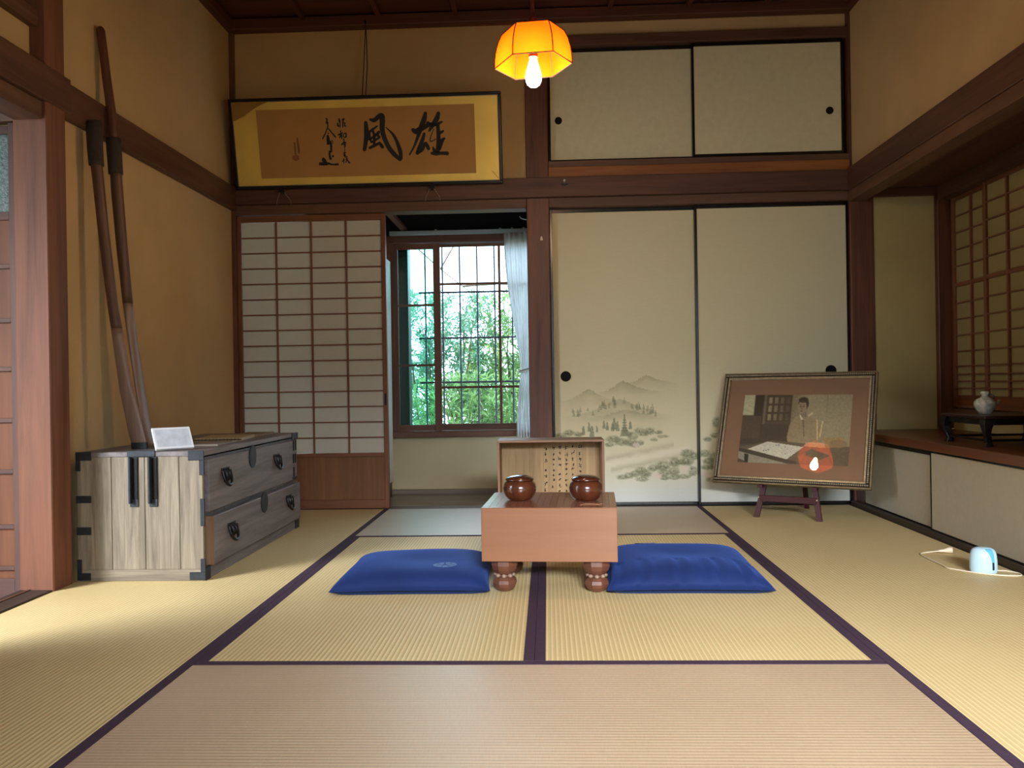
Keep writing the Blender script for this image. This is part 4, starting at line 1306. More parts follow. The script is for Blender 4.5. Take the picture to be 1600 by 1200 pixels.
for k in range(6):
    a0, a1 = PI / 3 * k, PI / 3 * (k + 1)
    mb = MB()
    for (r, z) in prof:
        for q in range(5):
            t = q / 4
            x = r * (math.cos(a0) * (1 - t) + math.cos(a1) * t)
            y = r * (math.sin(a0) * (1 - t) + math.sin(a1) * t)
            mb.v.append((x, y, z + tilt(x, y)))
    for i in range(4):
        for q in range(4):
            mb.f.append((i * 5 + q, i * 5 + q + 1, (i + 1) * 5 + q + 1, (i + 1) * 5 + q))
    obj('shade_panel', mb, ORANGE, lp, smooth='full')
    obj('shade_rib', MB().tube([(r * math.cos(a0) * 1.004, r * math.sin(a0) * 1.004, z + tilt(r * math.cos(a0), 0)) for (r, z) in prof], 0.0022, 6), RIB, lp, smooth=True)
    for (r, z) in (prof[0], prof[-1]):
        p0 = (r * math.cos(a0) * 1.003, r * math.sin(a0) * 1.003, z + tilt(r * math.cos(a0), 0))
        p1 = (r * math.cos(a1) * 1.003, r * math.sin(a1) * 1.003, z + tilt(r * math.cos(a1), 0))
        obj('shade_hem', MB().tube([p0, p1], 0.0022, 6), RIB, lp, smooth=True)
obj('shade_spider', MB().box(-0.112, 0.112, -0.0025, 0.0025, 0.120, 0.124), RIB, lp)
obj('socket', MB().lathe([(0.017, 0.03), (0.017, 0.105), (0.021, 0.110), (0.021, 0.165), (0.012, 0.185), (0.005, 0.20)], 20), plain('bakelite', srgb(60, 34, 22), rough=0.4), lp, smooth=True)
bulb = [(r_ * 0.93, z_) for (r_, z_) in [(0.0125, 0.034), (0.0145, 0.020), (0.021, 0.000), (0.0285, -0.020), (0.0325, -0.038), (0.0315, -0.054), (0.026, -0.068), (0.016, -0.077), (0.004, -0.081)]]
obj('light_bulb', MB().lathe(bulb, 28), emissive('lit_bulb', (1.0, 0.71, 0.40, 1), 300.0), lp, smooth='full')
obj('flex', MB().tube([(0, 0, 0.195), (0.001, 0, 0.6), (0, 0, 1.0)], 0.004, 8), RIB, lp, smooth=True)

# ================================================================== GO BOARD
GB = (0.054, -1.842, 0.0)
gb = root('go_board', GB, 'thick wooden go board on turned legs between two blue cushions', 'go board', rz=-0.055)
hx, hy = 0.236, 0.208
box('block', (-hx, hx, -hy, hy, 0.117, 0.3035), wood('goban', 'x'), gb, bevel=0.0015)
box('playing_surface', (-hx + 0.0012, hx - 0.0012, -hy + 0.0012, hy - 0.0012, 0.3036, 0.3046), wood('gobantop', 'x'), gb, bevel=0)
LN = plain('grid_ink', srgb(46, 28, 20), rough=0.5)
for k in range(19):
    x = -0.2106 + k * 0.0234
    obj('grid_line', MB().box(x - 0.0005, x + 0.0005, -0.1926, 0.1926, 0.3044, 0.3048), LN, gb)
    y = -0.1926 + k * 0.0214
    obj('grid_line', MB().box(-0.2106, 0.2106, y - 0.0005, y + 0.0005, 0.3044, 0.3048), LN, gb)
legm = []
up_prof = [(0.026, 0.060), (0.035, 0.067), (0.044, 0.079), (0.0495, 0.095), (0.048, 0.1168)]
lo_prof = [(0.018, 0.0), (0.030, 0.006), (0.040, 0.018), (0.0445, 0.030), (0.0425, 0.042), (0.034, 0.051), (0.025, 0.056)]
def octo(mb, prof, n=8):
    mb.lathe(prof, n, phase=PI / 8)
for sx in (-1, 1):
    for sy in (-1, 1):
        L_ = obj('leg', MB().lathe(lo_prof, 8, phase=PI / 8), wood('gobanleg', 'z'), gb, bevel=0.0, loc=(sx * 0.163, sy * 0.140, 0))
        obj('upper_lobe', MB().lathe(up_prof, 8, phase=PI / 8), wood('gobanleg', 'z'), L_)
        mbw = MB()
        obj('waist', MB().lathe([(0.025, 0.050), (0.025, 0.066)], 8, phase=PI / 8), wood('oarblade', 'z'), L_)
        for k in range(8):
            an = PI / 4 * k
            obj('carved_knob', MB().lathe([(0.003, -0.007), (0.009, -0.003), (0.009, 0.003), (0.003, 0.007)], 8, c=(0.030 * math.cos(an), 0.030 * math.sin(an), 0.058)), wood('oarblade', 'z'), L_, smooth='full')

# bowls
def bowl(loc, label):
    r_ = root('stone_bowl', loc, label, 'bowl', group='go stone bowls on the board')
    pr = [(0.036, 0.0), (0.042, 0.003), (0.052, 0.014), (0.0600, 0.032), (0.0618, 0.046), (0.0585, 0.060), (0.052, 0.069), (0.0475, 0.0725)]
    obj('body', MB().lathe(pr, 40), wood('bowl', 'z'), r_, smooth='full')
    ld = [(0.0515, 0.0730), (0.0535, 0.0765), (0.0515, 0.0800), (0.044, 0.0850), (0.030, 0.0895), (0.014, 0.0918), (0.003, 0.0922)]
    obj('lid', MB().lathe(ld, 40), wood('bowl', 'x'), r_, smooth='full')
bowl((-0.063, -1.845, 0.3049), 'round lidded brown wooden bowl at the left of the go board')
bowl((0.181, -1.865, 0.3049), 'round lidded brown wooden bowl at the right of the go board')
th = root('straw_wisp', (0.19, -1.985, 0.3049), 'pale thin straw lying on the board before the right bowl', 'straw')
obj('strand', MB().tube([(-0.035, -0.012, 0.001), (-0.02, 0.004, 0.002), (0.0, 0.006, 0.0015), (0.03, 0.0, 0.001)], 0.0009, 5), plain('straw', srgb(206, 160, 116), rough=0.6), th)
obj('strand', MB().tube([(0.03, -0.004, 0.001), (0.04, 0.004, 0.002), (0.045, 0.012, 0.001)], 0.0009, 5), plain('straw', srgb(206, 160, 116), rough=0.6), th)

# ================================================================== BOX COVER BEHIND THE BOARD
BC = (0.056, -0.91, 0.0)
bc = root('board_cover', BC, 'upturned wooden box cover with brush writing inside behind the go board', 'box')
BO, BI = wood('boxout', 'x'), wood('boxin', 'z')
hw, hd, hh, t_ = 0.252, 0.095, 0.468, 0.011
box('top_side', (-hw, hw, -hd, hd, hh - t_, hh), BO, bc)
box('bottom_side', (-hw, hw, -hd, hd, 0.0, t_), BO, bc)
box('end_side', (-hw, -hw + t_, -hd, hd, t_, hh - t_), wood('boxout', 'z'), bc)
box('end_side', (hw - t_, hw, -hd, hd, t_, hh - t_), wood('boxout', 'z'), bc)
nbd = 7
for k in range(nbd):
    w_ = (2 * hw - 2 * t_) / nbd
    x = -hw + t_ + k * w_
    box('inner_board', (x + 0.0002, x + w_ - 0.0002, hd - 0.012, hd - 0.001, t_, hh - t_), BI, bc, bevel=0.0006)
def bmap(x, y):
    px, py = 845 + x / 13.333, 685 + y / 13.333
    return (0.003155 * px - 0.00005 * py - 2.678592, -0.000037 * px - 0.003159 * py + 2.658959)
bpl = lambda u, v: (u, hd - 0.0126, v)
r = random.Random(5)
columns = [(105, [(200, 1), (320, .8), (460, .8), (670, .8), (790, .8), (940, 1), (1070, .9)]),
           (262, [(215, 1), (330, .5), (440, .8), (540, .4), (660, .8), (755, .6), (860, .9), (1010, .8)]),
           (392, [(200, 1), (305, .5), (425, 1), (550, .9), (740, .7), (850, .7), (985, .9), (1090, .6)]),
           (535, [(190, 1), (330, .8), (440, .6), (545, .8), (640, .8), (740, .5), (855, .7), (970, .9), (1090, .6)]),
           (668, [(175, .8), (285, 1), (430, .8), (545, .6), (640, .7), (745, .5)]),
           (820, [(175, 1.1), (315, .9), (430, .9), (560, .9), (680, .7), (770, .7)])]
for cx_, chars in columns:
    m = MB()
    for (cy_, s) in chars:
        st_ = []
        for q in range(4):
            x = cx_ + r.uniform(-26, 26) * s
            y = cy_ + r.uniform(-34, 30) * s
            if q % 2 == 0:
                st_.append([(x, y - 22 * s, 8), (x + r.uniform(-8, 8), y, 13), (x + r.uniform(-14, 6), y + 26 * s, 6)])
            else:
                st_.append([(x - 22 * s, y + 6, 7), (x, y + r.uniform(-4, 4), 12), (x + 22 * s, y - 6, 6)])
        ink(m, st_, bmap, bpl)
    obj('ink_column', m, plain('box_ink', srgb(44, 32, 24), rough=0.8), bc)

# ================================================================== CUSHIONS
BLUE = plain('blue_velvet', srgb(24, 42, 92), rough=0.75, spec=0.2, var=0.18, scale=5, bump=0.15, bscale=400)
nt = BLUE.node_tree
nt.nodes['Principled BSDF'].inputs['Sheen Weight'].default_value = 0.25
nt.nodes['Principled BSDF'].inputs['Sheen Tint'].default_value = srgb(90, 130, 230)
def cushion(loc, rz, hx, hy, H, label, wr, emb, seed):
    c = root('floor_cushion', loc, label, 'cushion', rz=rz, group='blue floor cushions')
    n = 56
    rr = np.random.default_rng(seed)
    ph = rr.uniform(0, 6, 8)
    def P(s, t, top):
        e = 0.055
        x = hx * s * (1 - e * (1 - t * t) * abs(s) ** 2)
        y = hy * t * (1 - e * (1 - s * s) * abs(t) ** 2)
        f = max(0.0, (1 - abs(s) ** 5) * (1 - abs(t) ** 5)) ** 0.55
        edge = 0.016
        if top:
            z = edge + H * f * (1 - 0.10 * math.exp(-((s * s + t * t) / 0.10))) 
            z += wr * f * (1 - f * 0.7) * (math.sin(s * 26 + ph[0] + 2 * t) * 0.5 + math.sin(s * 41 + ph[1]) * 0.5) * (t < -0.3)
            z += 0.004 * f * math.sin(s * 3 + ph[2]) * math.sin(t * 4 + ph[3])
        else:
            z = edge * (1 - min(1, f * 2.2))
        return (x, y, z)
    mb = MB()
    sv = [math.sin(PI / 2 * q) * 0.35 + q * 0.65 for q in np.linspace(-1, 1, n)]
    for top in (True, False):
        o = len(mb.v)
        for t in sv:
            for s in sv:
                mb.v.append(P(s, t, top))
        for j in range(n - 1):
            for i in range(n - 1):
                q = (o + j * n + i, o + j * n + i + 1, o + (j + 1) * n + i + 1, o + (j + 1) * n + i)
                mb.f.append(q if top else q[::-1])
    o = obj('cover', mb, BLUE, c, smooth='full')
    bm = bmesh.new()
    bm.from_mesh(o.data)
    bmesh.ops.remove_doubles(bm, verts=bm.verts, dist=0.0004)
    bm.to_mesh(o.data)
    bm.free()
    # crest
    ex, ey, er = emb
    m = MB()
    pts = []
    rings_ = 5
    for k in range(rings_ + 1):
        for i in range(28):
            a_ = 2 * PI * i / 28
            q = er * k / rings_
            x, y = ex + q * math.cos(a_), ey + q * math.sin(a_) * (1.0)
            s, t = x / hx, y / hy
            m.v.append((x, y, P(s, t, True)[2] + 0.0016))
    for k in range(rings_):
        for i in range(28):
            j = (i + 1) % 28
            # petals: skip some cells to draw a fan crest
            if (i % 4 == 3 and k < 4) or (k == 0):
                continue
            m.f.append((k * 28 + i, k * 28 + j, (k + 1) * 28 + j, (k + 1) * 28 + i))
    obj('crest', m, plain('crest_thread', srgb(96, 130, 190), rough=0.7), c)
cushion((-0.455, -1.775, 0.0), 0.02, 0.285, 0.272, 0.062, 'blue floor cushion with a pale crest left of the go board', 0.002, (0.112, -0.118, 0.044), 1)
cushion((0.535, -1.745, 0.0), -0.02, 0.288, 0.312, 0.068, 'blue wrinkled floor cushion right of the go board', 0.020, (-0.105, 0.235, 0.046), 2)

# ================================================================== FRAMED PHOTOGRAPH ON EASEL
FR = (1.303, -0.480, 0.176)
yaw, tl = -0.53, 0.406
fr = root('framed_photograph', FR, 'framed old photograph of a seated person at a table, propped on the easel', 'framed photograph')
# local x along width, local z up the frame, local -y facing the room, leaning back
fr.rotation_mode = 'QUATERNION'
fr.rotation_quaternion = Quaternion((0, 0, 1), yaw) @ Quaternion((1, 0, 0), -tl)
hw, H = 0.4115, 0.650
BRONZE = plain('bronze_moulding', srgb(128, 116, 92), rough=0.4, metal=0.55, var=0.25, scale=40)
SILV = plain('silver_moulding', srgb(168, 156, 130), rough=0.35, metal=0.6, var=0.2, scale=50)
DARKM = plain('dark_moulding', srgb(44, 36, 28), rough=0.4, metal=0.3)
def rails(n_, m_, o0, o1, y0, y1, bev):
    box(n_, (-hw + o0, hw - o0, y0, y1, o0, o1), m_, fr, bevel=bev)
    box(n_, (-hw + o0, hw - o0, y0, y1, H - o1, H - o0), m_, fr, bevel=bev)
    box(n_, (-hw + o0, -hw + o1, y0, y1, o1, H - o1), m_, fr, bevel=bev)
    box(n_, (hw - o1, hw - o0, y0, y1, o1, H - o1), m_, fr, bevel=bev)
rails('outer_rail', BRONZE, 0.0, 0.010, -0.004, 0.022, 0.002)
rails('bead_groove', DARKM, 0.010, 0.026, -0.008, 0.018, 0.001)
rails('inner_rail', SILV, 0.026, 0.040, -0.006, 0.010, 0.003)
def beads(p0, p1):
    p0, p1 = Vector(p0), Vector(p1)
    n = int((p1 - p0).length / 0.0105)
    mb = MB()
    for k in range(n + 1):
        c = p0.lerp(p1, k / n)
        mb.lathe([(0.0015, -0.0045), (0.0048, -0.002), (0.0048, 0.002), (0.0015, 0.0045)], 6, c=tuple(c))
    o = obj('bead_row', mb, plain('bead_metal', srgb(178, 166, 140), rough=0.35, metal=0.6), fr, kind='stuff', smooth='full')
q = 0.018
for (p0, p1) in (((-hw + q, -0.010, q), (hw - q, -0.010, q)), ((-hw + q, -0.010, H - q), (hw - q, -0.010, H - q)), ((-hw + q, -0.010, 2 * q), (-hw + q, -0.010, H - 2 * q)), ((hw - q, -0.010, 2 * q), (hw - q, -0.010, H - 2 * q))):
    beads(p0, p1)
box('mount_board', (-hw + 0.02, hw - 0.02, 0.004, 0.010, 0.02, H - 0.02), plain('brown_mount', srgb(158, 118, 86), rough=0.7, var=0.05, scale=6), fr, bevel=0)
box('back_board', (-hw + 0.006, hw - 0.006, 0.018, 0.024, 0.006, H - 0.006), wood('kick', 'x'), fr, bevel=0)

def photo(u, v):
    """old sepia photograph, u right, v down"""
    n1 = noise2(u, v, 14, 21)
    n2 = noise2(u, v, 70, 22)
    c = np.ones(u.shape + (3,)) * np.array((72, 62, 46), float)
    def rect(c, u0, u1, v0, v1, col, a=1.0):
        s = 90
        m = np.clip((u - u0) * s, 0, 1) * np.clip((u1 - u) * s, 0, 1) * np.clip((v - v0) * s, 0, 1) * np.clip((v1 - v) * s, 0, 1)
        return blend(c, col, m * a)
    def poly(c, pts, col, a=1.0):
        inside = np.zeros(u.shape, bool)
        j = len(pts) - 1
        for i in range(len(pts)):
            xi, yi = pts[i]
            xj, yj = pts[j]
            cond = ((yi > v) != (yj > v)) & (u < (xj - xi) * (v - yi) / (yj - yi + 1e-9) + xi)
            inside ^= cond
            j = i
        return blend(c, col, inside * a)
    def ell(c, x, y, rx, ry, col, a=1.0, soft=3.0):
        d = np.sqrt(((u - x) / rx) ** 2 + ((v - y) / ry) ** 2)
        return blend(c, col, np.clip((1.06 - d) * soft * 2, 0, 1) * a)
    c = rect(c, 0.46, 1.01, -0.01, 0.74, (140, 128, 96))
    c = blend(c, (112, 100, 72), np.clip((0.62 - u) / 0.16, 0, 1) * (u > 0.46) * (v < 0.74))
    c = rect(c, -0.01, 0.11, -0.01, 0.31, (170, 160, 124))
    c = rect(c, 0.105, 0.195, -0.01, 0.43, (50, 40, 28))
    c = rect(c, 0.192, 0.222, -0.01, 0.62, (98, 90, 70))
    c = rect(c, 0.222, 0.46, -0.01, 0.40, (58, 48, 34))
    for i in range(4):
        for k in range(3):
            x = 0.235 + i * 0.055
            y = 0.03 + k * 0.125
            c = rect(c, x, x + 0.044, y, y + 0.105, (128 - 18 * i, 118 - 18 * i, 90 - 14 * i))
    c = rect(c, -0.01, 0.46, 0.43, 0.74, (60, 52, 38))
    c = rect(c, -0.01, 0.19, 0.31, 0.66, (72, 62, 46))
    c = blend(c, (46, 38, 28), np.exp(-((u - 0.34) / 0.10) ** 2 - ((v - 0.56) / 0.12) ** 2) * 0.6)
    c = rect(c, 0.775, 0.788, -0.01, 0.26, (92, 84, 62))
    # person
    c = poly(c, [(0.455, 0.72), (0.44, 0.62), (0.455, 0.44), (0.50, 0.33), (0.555, 0.295), (0.62, 0.31), (0.69, 0.36), (0.74, 0.48), (0.76, 0.74)], (136, 118, 86))
    c = poly(c, [(0.55, 0.30), (0.585, 0.38), (0.60, 0.60), (0.59, 0.62), (0.57, 0.40)], (92, 80, 58), 0.7)
    c = poly(c, [(0.535, 0.29), (0.56, 0.30), (0.575, 0.36), (0.555, 0.37)], (186, 174, 144))
    c = poly(c, [(0.615, 0.295), (0.655, 0.255), (0.665, 0.275), (0.62, 0.325)], (178, 160, 124))
    c = poly(c, [(0.545, 0.26), (0.60, 0.25), (0.60, 0.33), (0.56, 0.33)], (112, 98, 74))
    c = ell(c, 0.566, 0.135, 0.050, 0.098, (48, 38, 28))
    c = ell(c, 0.556, 0.185, 0.041, 0.098, (134, 118, 92))
    c = ell(c, 0.564, 0.078, 0.046, 0.042, (44, 36, 26), 0.95)
    c = rect(c, 0.530, 0.582, 0.166, 0.169, (70, 60, 46), 0.7)
    for x in (0.541, 0.569):
        c = ell(c, x, 0.172, 0.012, 0.016, (84, 72, 54), 0.8)
        c = ell(c, x, 0.145, 0.014, 0.006, (66, 54, 40), 0.7)
    c = ell(c, 0.553, 0.20, 0.007, 0.026, (110, 94, 72), 0.8)
    c = ell(c, 0.553, 0.242, 0.014, 0.007, (88, 70, 54), 0.8)
    # table with papers
    c = poly(c, [(0.0, 0.775), (0.30, 0.675), (1.0, 0.74), (1.0, 1.0), (0.55, 1.0), (0.0, 0.80)], (88, 76, 54))
    c = poly(c, [(0.0, 0.79), (0.55, 0.96), (0.55, 1.01), (0.0, 0.84)], (58, 50, 38))
    c = poly(c, [(0.0, 0.84), (0.50, 1.01), (0.12, 1.01), (0.0, 0.94)], (132, 124, 102))
    c = poly(c, [(0.055, 0.87), (0.10, 0.88), (0.10, 1.0), (0.065, 1.0)], (36, 30, 22))
    c = poly(c, [(0.085, 0.805), (0.265, 0.690), (0.60, 0.755), (0.455, 0.935)], (190, 182, 156))
    sp = (n2 > 0.66) * (n1 > 0.5)
    ins = np.zeros(u.shape)
    c = np.where((((u - 0.34) / 0.18) ** 2 + ((v - 0.80) / 0.08) ** 2 < 1)[..., None] & sp[..., None], c * 0.55, c)
    c = poly(c, [(0.62, 0.68), (0.78, 0.70), (0.80, 0.76), (0.60, 0.745)], (176, 146, 96), 0.8)
    c = poly(c, [(0.76, 0.62), (0.95, 0.60), (0.97, 0.74), (0.80, 0.76)], (150, 116, 70), 0.8)
    c = ell(c, 0.90, 0.70, 0.08, 0.06, (120, 98, 66), 0.7)
    for (x0_, x1_, y0_, y1_) in ((0.70, 0.718, 0.36, 0.66), (0.752, 0.735, 0.38, 0.62)):
        t = (v - y0_) / (y1_ - y0_)
        xl_ = x0_ + (x1_ - x0_) * t
        c = blend(c, (206, 176, 120), (np.abs(u - xl_) < 0.006) * (t > 0) * (t < 1) * 0.8)
    c = rect(c, 0.84, 1.01, 0.80, 1.01, (84, 70, 48), 0.8)
    c = c * (0.88 + 0.24 * n2)[..., None]
    c = c * 1.18 + 12
    return np.clip(c, 0, 255)
pu0, pu1, pv0, pv1 = -0.282, 0.294, 0.120, 0.518
def ppos(u, v):
    # the print buckles slightly inside its mount
    return np.stack([pu0 + (pu1 - pu0) * u, 0.0030 - 0.0014 * np.abs(np.sin(u * 7)) * np.clip(1 - v * 3, 0, 1), pv1 + (pv0 - pv1) * v], -1)
PH = printed('old_photograph', rough=0.35, spec=0.5)
sheet('old_print', 230, 160, ppos, lambda u, v: lin(photo(u, v)), PH, fr)
box('glass_pane', (-hw + 0.03, hw - 0.03, -0.0015, 0.0, 0.03, H - 0.03), glass('picture_glass', (0.97, 0.97, 0.97, 1), 0.008, 1.3), fr, bevel=0)

ES = (1.303, -0.480, 0.0)
es = root('display_easel', ES, 'small dark red wooden easel holding the framed photograph', 'easel', rz=yaw)
MH, MHx = wood('mahogany', 'z'), wood('mahogany', 'x')
for s in (-1, 1):
    # front leg, splayed outward at the foot, leaning back above the ledge with the frame
    def ring(cx_, cy_, cz_, a_=0.014, b_=0.009):
        return [(cx_ - a_, cy_ - b_, cz_), (cx_ + a_, cy_ - b_, cz_), (cx_ + a_, cy_ + b_, cz_), (cx_ - a_, cy_ + b_, cz_)]
    base, top = (s * 0.163, -0.012), (s * 0.132, 0.030)
    hi = (s * 0.06, 0.030 + 0.40 * math.tan(tl))
    obj('leg', MB().loft([ring(base[0], base[1], 0.0), ring(top[0], top[1], 0.165), ring(hi[0], hi[1] + 0.012, 0.56)]), MH, es)
    obj('ledge_peg', MB().box(s * 0.140 - 0.012, s * 0.140 + 0.012, -0.022, 0.030, 0.160, 0.174), MH, es)
    obj('screw', MB().lathe([(0.0045, 0), (0.0045, 0.002), (0.002, 0.003)], 10), SILV, es).matrix_local = Matrix.Translation((s * 0.151, -0.016, 0.108)) @ Matrix.Rotation(PI / 2, 4, 'X')
box('cross_rail', (-0.145, 0.145, -0.004, 0.010, 0.085, 0.118), MHx, es)
obj('back_leg', MB().loft([[(-0.012, 0.40, 0.0), (0.012, 0.40, 0.0), (0.012, 0.418, 0.0), (-0.012, 0.418, 0.0)], [(-0.012, 0.245, 0.52), (0.012, 0.245, 0.52), (0.012, 0.26, 0.52), (-0.012, 0.26, 0.52)]]), MH, es)

# ================================================================== ALCOVE THINGS
STD = (2.09, -1.14, 0.436)
sd = root('lacquer_stand', STD, 'low black lacquer stand with curved legs on the alcove shelf', 'stand')
LAC = plain('black_stand', srgb(16, 13, 13), rough=0.3)
tx, ty = 0.19, 0.185
box('stand_top', (-tx - 0.012, tx + 0.012, -ty - 0.012, ty + 0.012, 0.118, 0.132), plain('red_lacquer', srgb(44, 18, 14), rough=0.3), sd, bevel=0.003)
for b in ((-tx, tx, -ty, -ty + 0.014, 0.092, 0.118), (-tx, tx, ty - 0.014, ty, 0.092, 0.118), (-tx, -tx + 0.014, -ty, ty, 0.092, 0.118), (tx - 0.014, tx, -ty, ty, 0.092, 0.118)):
    box('apron', b, LAC, sd, bevel=0.002)
for sx in (-1, 1):
    for sy in (-1, 1):
        R_ = []
        for (k, o_, h_) in ((0.0, 0.000, 0.017), (0.018, -0.004, 0.013), (0.045, 0.004, 0.012), (0.072, 0.010, 0.015), (0.094, 0.008, 0.020), (0.118, 0.0, 0.024)):
            cx_, cy_ = sx * (tx - 0.012 + o_), sy * (ty - 0.012 + o_)
            R_.append([(cx_ - h_, cy_ - h_, k), (cx_ + h_, cy_ - h_, k), (cx_ + h_, cy_ + h_, k), (cx_ - h_, cy_ + h_, k)])
        obj('leg', MB().loft(R_), LAC, sd, bevel=0.002)
for b in ((-tx, tx, -ty + 0.006, -ty + 0.018, 0.022, 0.032), (-tx, tx, ty - 0.018, ty - 0.006, 0.022, 0.032), (-tx + 0.006, -tx + 0.018, -ty, ty, 0.022, 0.032), (tx - 0.018, tx - 0.006, -ty, ty, 0.022, 0.032)):
    box('foot_rail', b, LAC, sd, bevel=0.002)
VS = (1.985, -1.15, 0.5682)
vs = root('porcelain_pot', VS, 'small white patterned porcelain pot on the black lacquer stand', 'pot')
POR = plain('patterned_porcelain', srgb(190, 190, 176), rough=0.2, var=0.45, scale=55, coat=0.4)
obj('body', MB().lathe([(0.022, 0.0), (0.026, 0.003), (0.026, 0.008), (0.036, 0.020), (0.045, 0.040), (0.044, 0.055), (0.034, 0.067), (0.020, 0.073), (0.015, 0.078)], 32), POR, vs, smooth='full')
obj('neck', MB().lathe([(0.013, 0.076), (0.012, 0.086), (0.017, 0.090), (0.018, 0.098), (0.015, 0.102)], 24), POR, vs, smooth='full')
obj('spout', MB().tube([(0.036, 0.0, 0.042), (0.052, -0.004, 0.050), (0.060, -0.006, 0.062)], [0.011, 0.008, 0.006], 10), POR, vs, smooth='full')
obj('ear', MB().tube([(0.030, -0.01, 0.066), (0.034, -0.012, 0.080), (0.022, -0.010, 0.088), (0.012, -0.006, 0.084)], 0.0035, 8), plain('dark_glaze', srgb(70, 74, 70), rough=0.3), vs, smooth='full')

# ================================================================== PLUG-IN DEVICE ON THE FLOOR
DV = (1.668, -1.742, 0.0)
dv = root('plug_in_diffuser', DV, 'small pale blue plug-in diffuser on the floor by the cabinet', 'diffuser', rz=-0.25)
LB = plain('pale_blue_plastic', srgb(186, 218, 236), rough=0.3, spec=0.5)
prof_ = [(0.043, 0.0), (0.046, 0.004), (0.0475, 0.02), (0.047, 0.05), (0.044, 0.075), (0.038, 0.088), (0.026, 0.095), (0.008, 0.097)]
obj('body', MB().lathe(prof_, 36, sy=0.75), LB, dv, smooth='full')
def surf(a_, z):
    for i in range(len(prof_) - 1):
        if prof_[i][1] <= z <= prof_[i + 1][1]:
            t = (z - prof_[i][1]) / (prof_[i + 1][1] - prof_[i][1])
            rr_ = prof_[i][0] * (1 - t) + prof_[i + 1][0] * t
            return (rr_ * math.cos(a_) * 1.012, rr_ * math.sin(a_) * 0.75 * 1.012, z + 0.0004)
mb = MB()
n_ = 14
for k in range(n_):
    z = 0.044 + (0.0955 - 0.044) * k / (n_ - 1)
    q = k / (n_ - 1)
    c0 = -1.10 - 0.55 * q ** 2.2
    c1 = -0.86 + 0.05 * q
    for i in range(6):
        mb.v.append(surf(c0 + (c1 - c0) * i / 5, z))
for k in range(n_ - 1):
    for i in range(5):
        mb.f.append((k * 6 + i, k * 6 + i + 1, (k + 1) * 6 + i + 1, (k + 1) * 6 + i))
obj('blue_inlay', mb, plain('sky_blue_plastic', srgb(104, 182, 216), rough=0.3), dv, smooth='full')
mb = MB()
for k in range(6):
    z = 0.016 + 0.028 * k / 5
    for i in range(4):
        mb.v.append(surf(-1.06 + 0.19 * i / 3, z))
for k in range(5):
    for i in range(3):
        mb.f.append((k * 4 + i, k * 4 + i + 1, (k + 1) * 4 + i + 1, (k + 1) * 4 + i))
obj('dark_slot', mb, plain('dark_slot', srgb(16, 44, 60), rough=0.3), dv, smooth='full')
CW = plain('white_cable', srgb(226, 214, 190), rough=0.4)
cable = [(0.040, 0.02, 0.006), (0.085, 0.03, 0.004), (0.118, 0.0, 0.0035), (0.110, -0.040, 0.0035), (0.05, -0.048, 0.0035), (-0.02, -0.030, 0.0035), (-0.09, 0.02, 0.0035), (-0.115, 0.045, 0.0035), (-0.125, 0.10, 0.0035), (-0.155, 0.22, 0.0035), (-0.165, 0.30, 0.0035), (-0.13, 0.335, 0.005), (-0.085, 0.345, 0.010)]
cc = [tuple(p) for p, w in catmull(cable, [1] * len(cable), 5)]
obj('cable', MB().tube(cc, 0.003, 8), CW, dv, smooth='full')
obj('plug', MB().loft([[(-0.09 + 0.0 * 1, 0.345 + 0.005 * math.cos(t), 0.010 + 0.005 * math.sin(t)) for t in np.linspace(0, 2 * PI, 10, endpoint=False)],
                       [(-0.070, 0.349 + 0.007 * math.cos(t), 0.011 + 0.007 * math.sin(t)) for t in np.linspace(0, 2 * PI, 10, endpoint=False)],
                       [(-0.050, 0.353 + 0.013 * math.cos(t), 0.014 + 0.0125 * math.sin(t)) for t in np.linspace(0, 2 * PI, 10, endpoint=False)],
                       [(-0.036, 0.356 + 0.013 * math.cos(t), 0.014 + 0.0125 * math.sin(t)) for t in np.linspace(0, 2 * PI, 10, endpoint=False)]]), CW, dv, smooth=True)

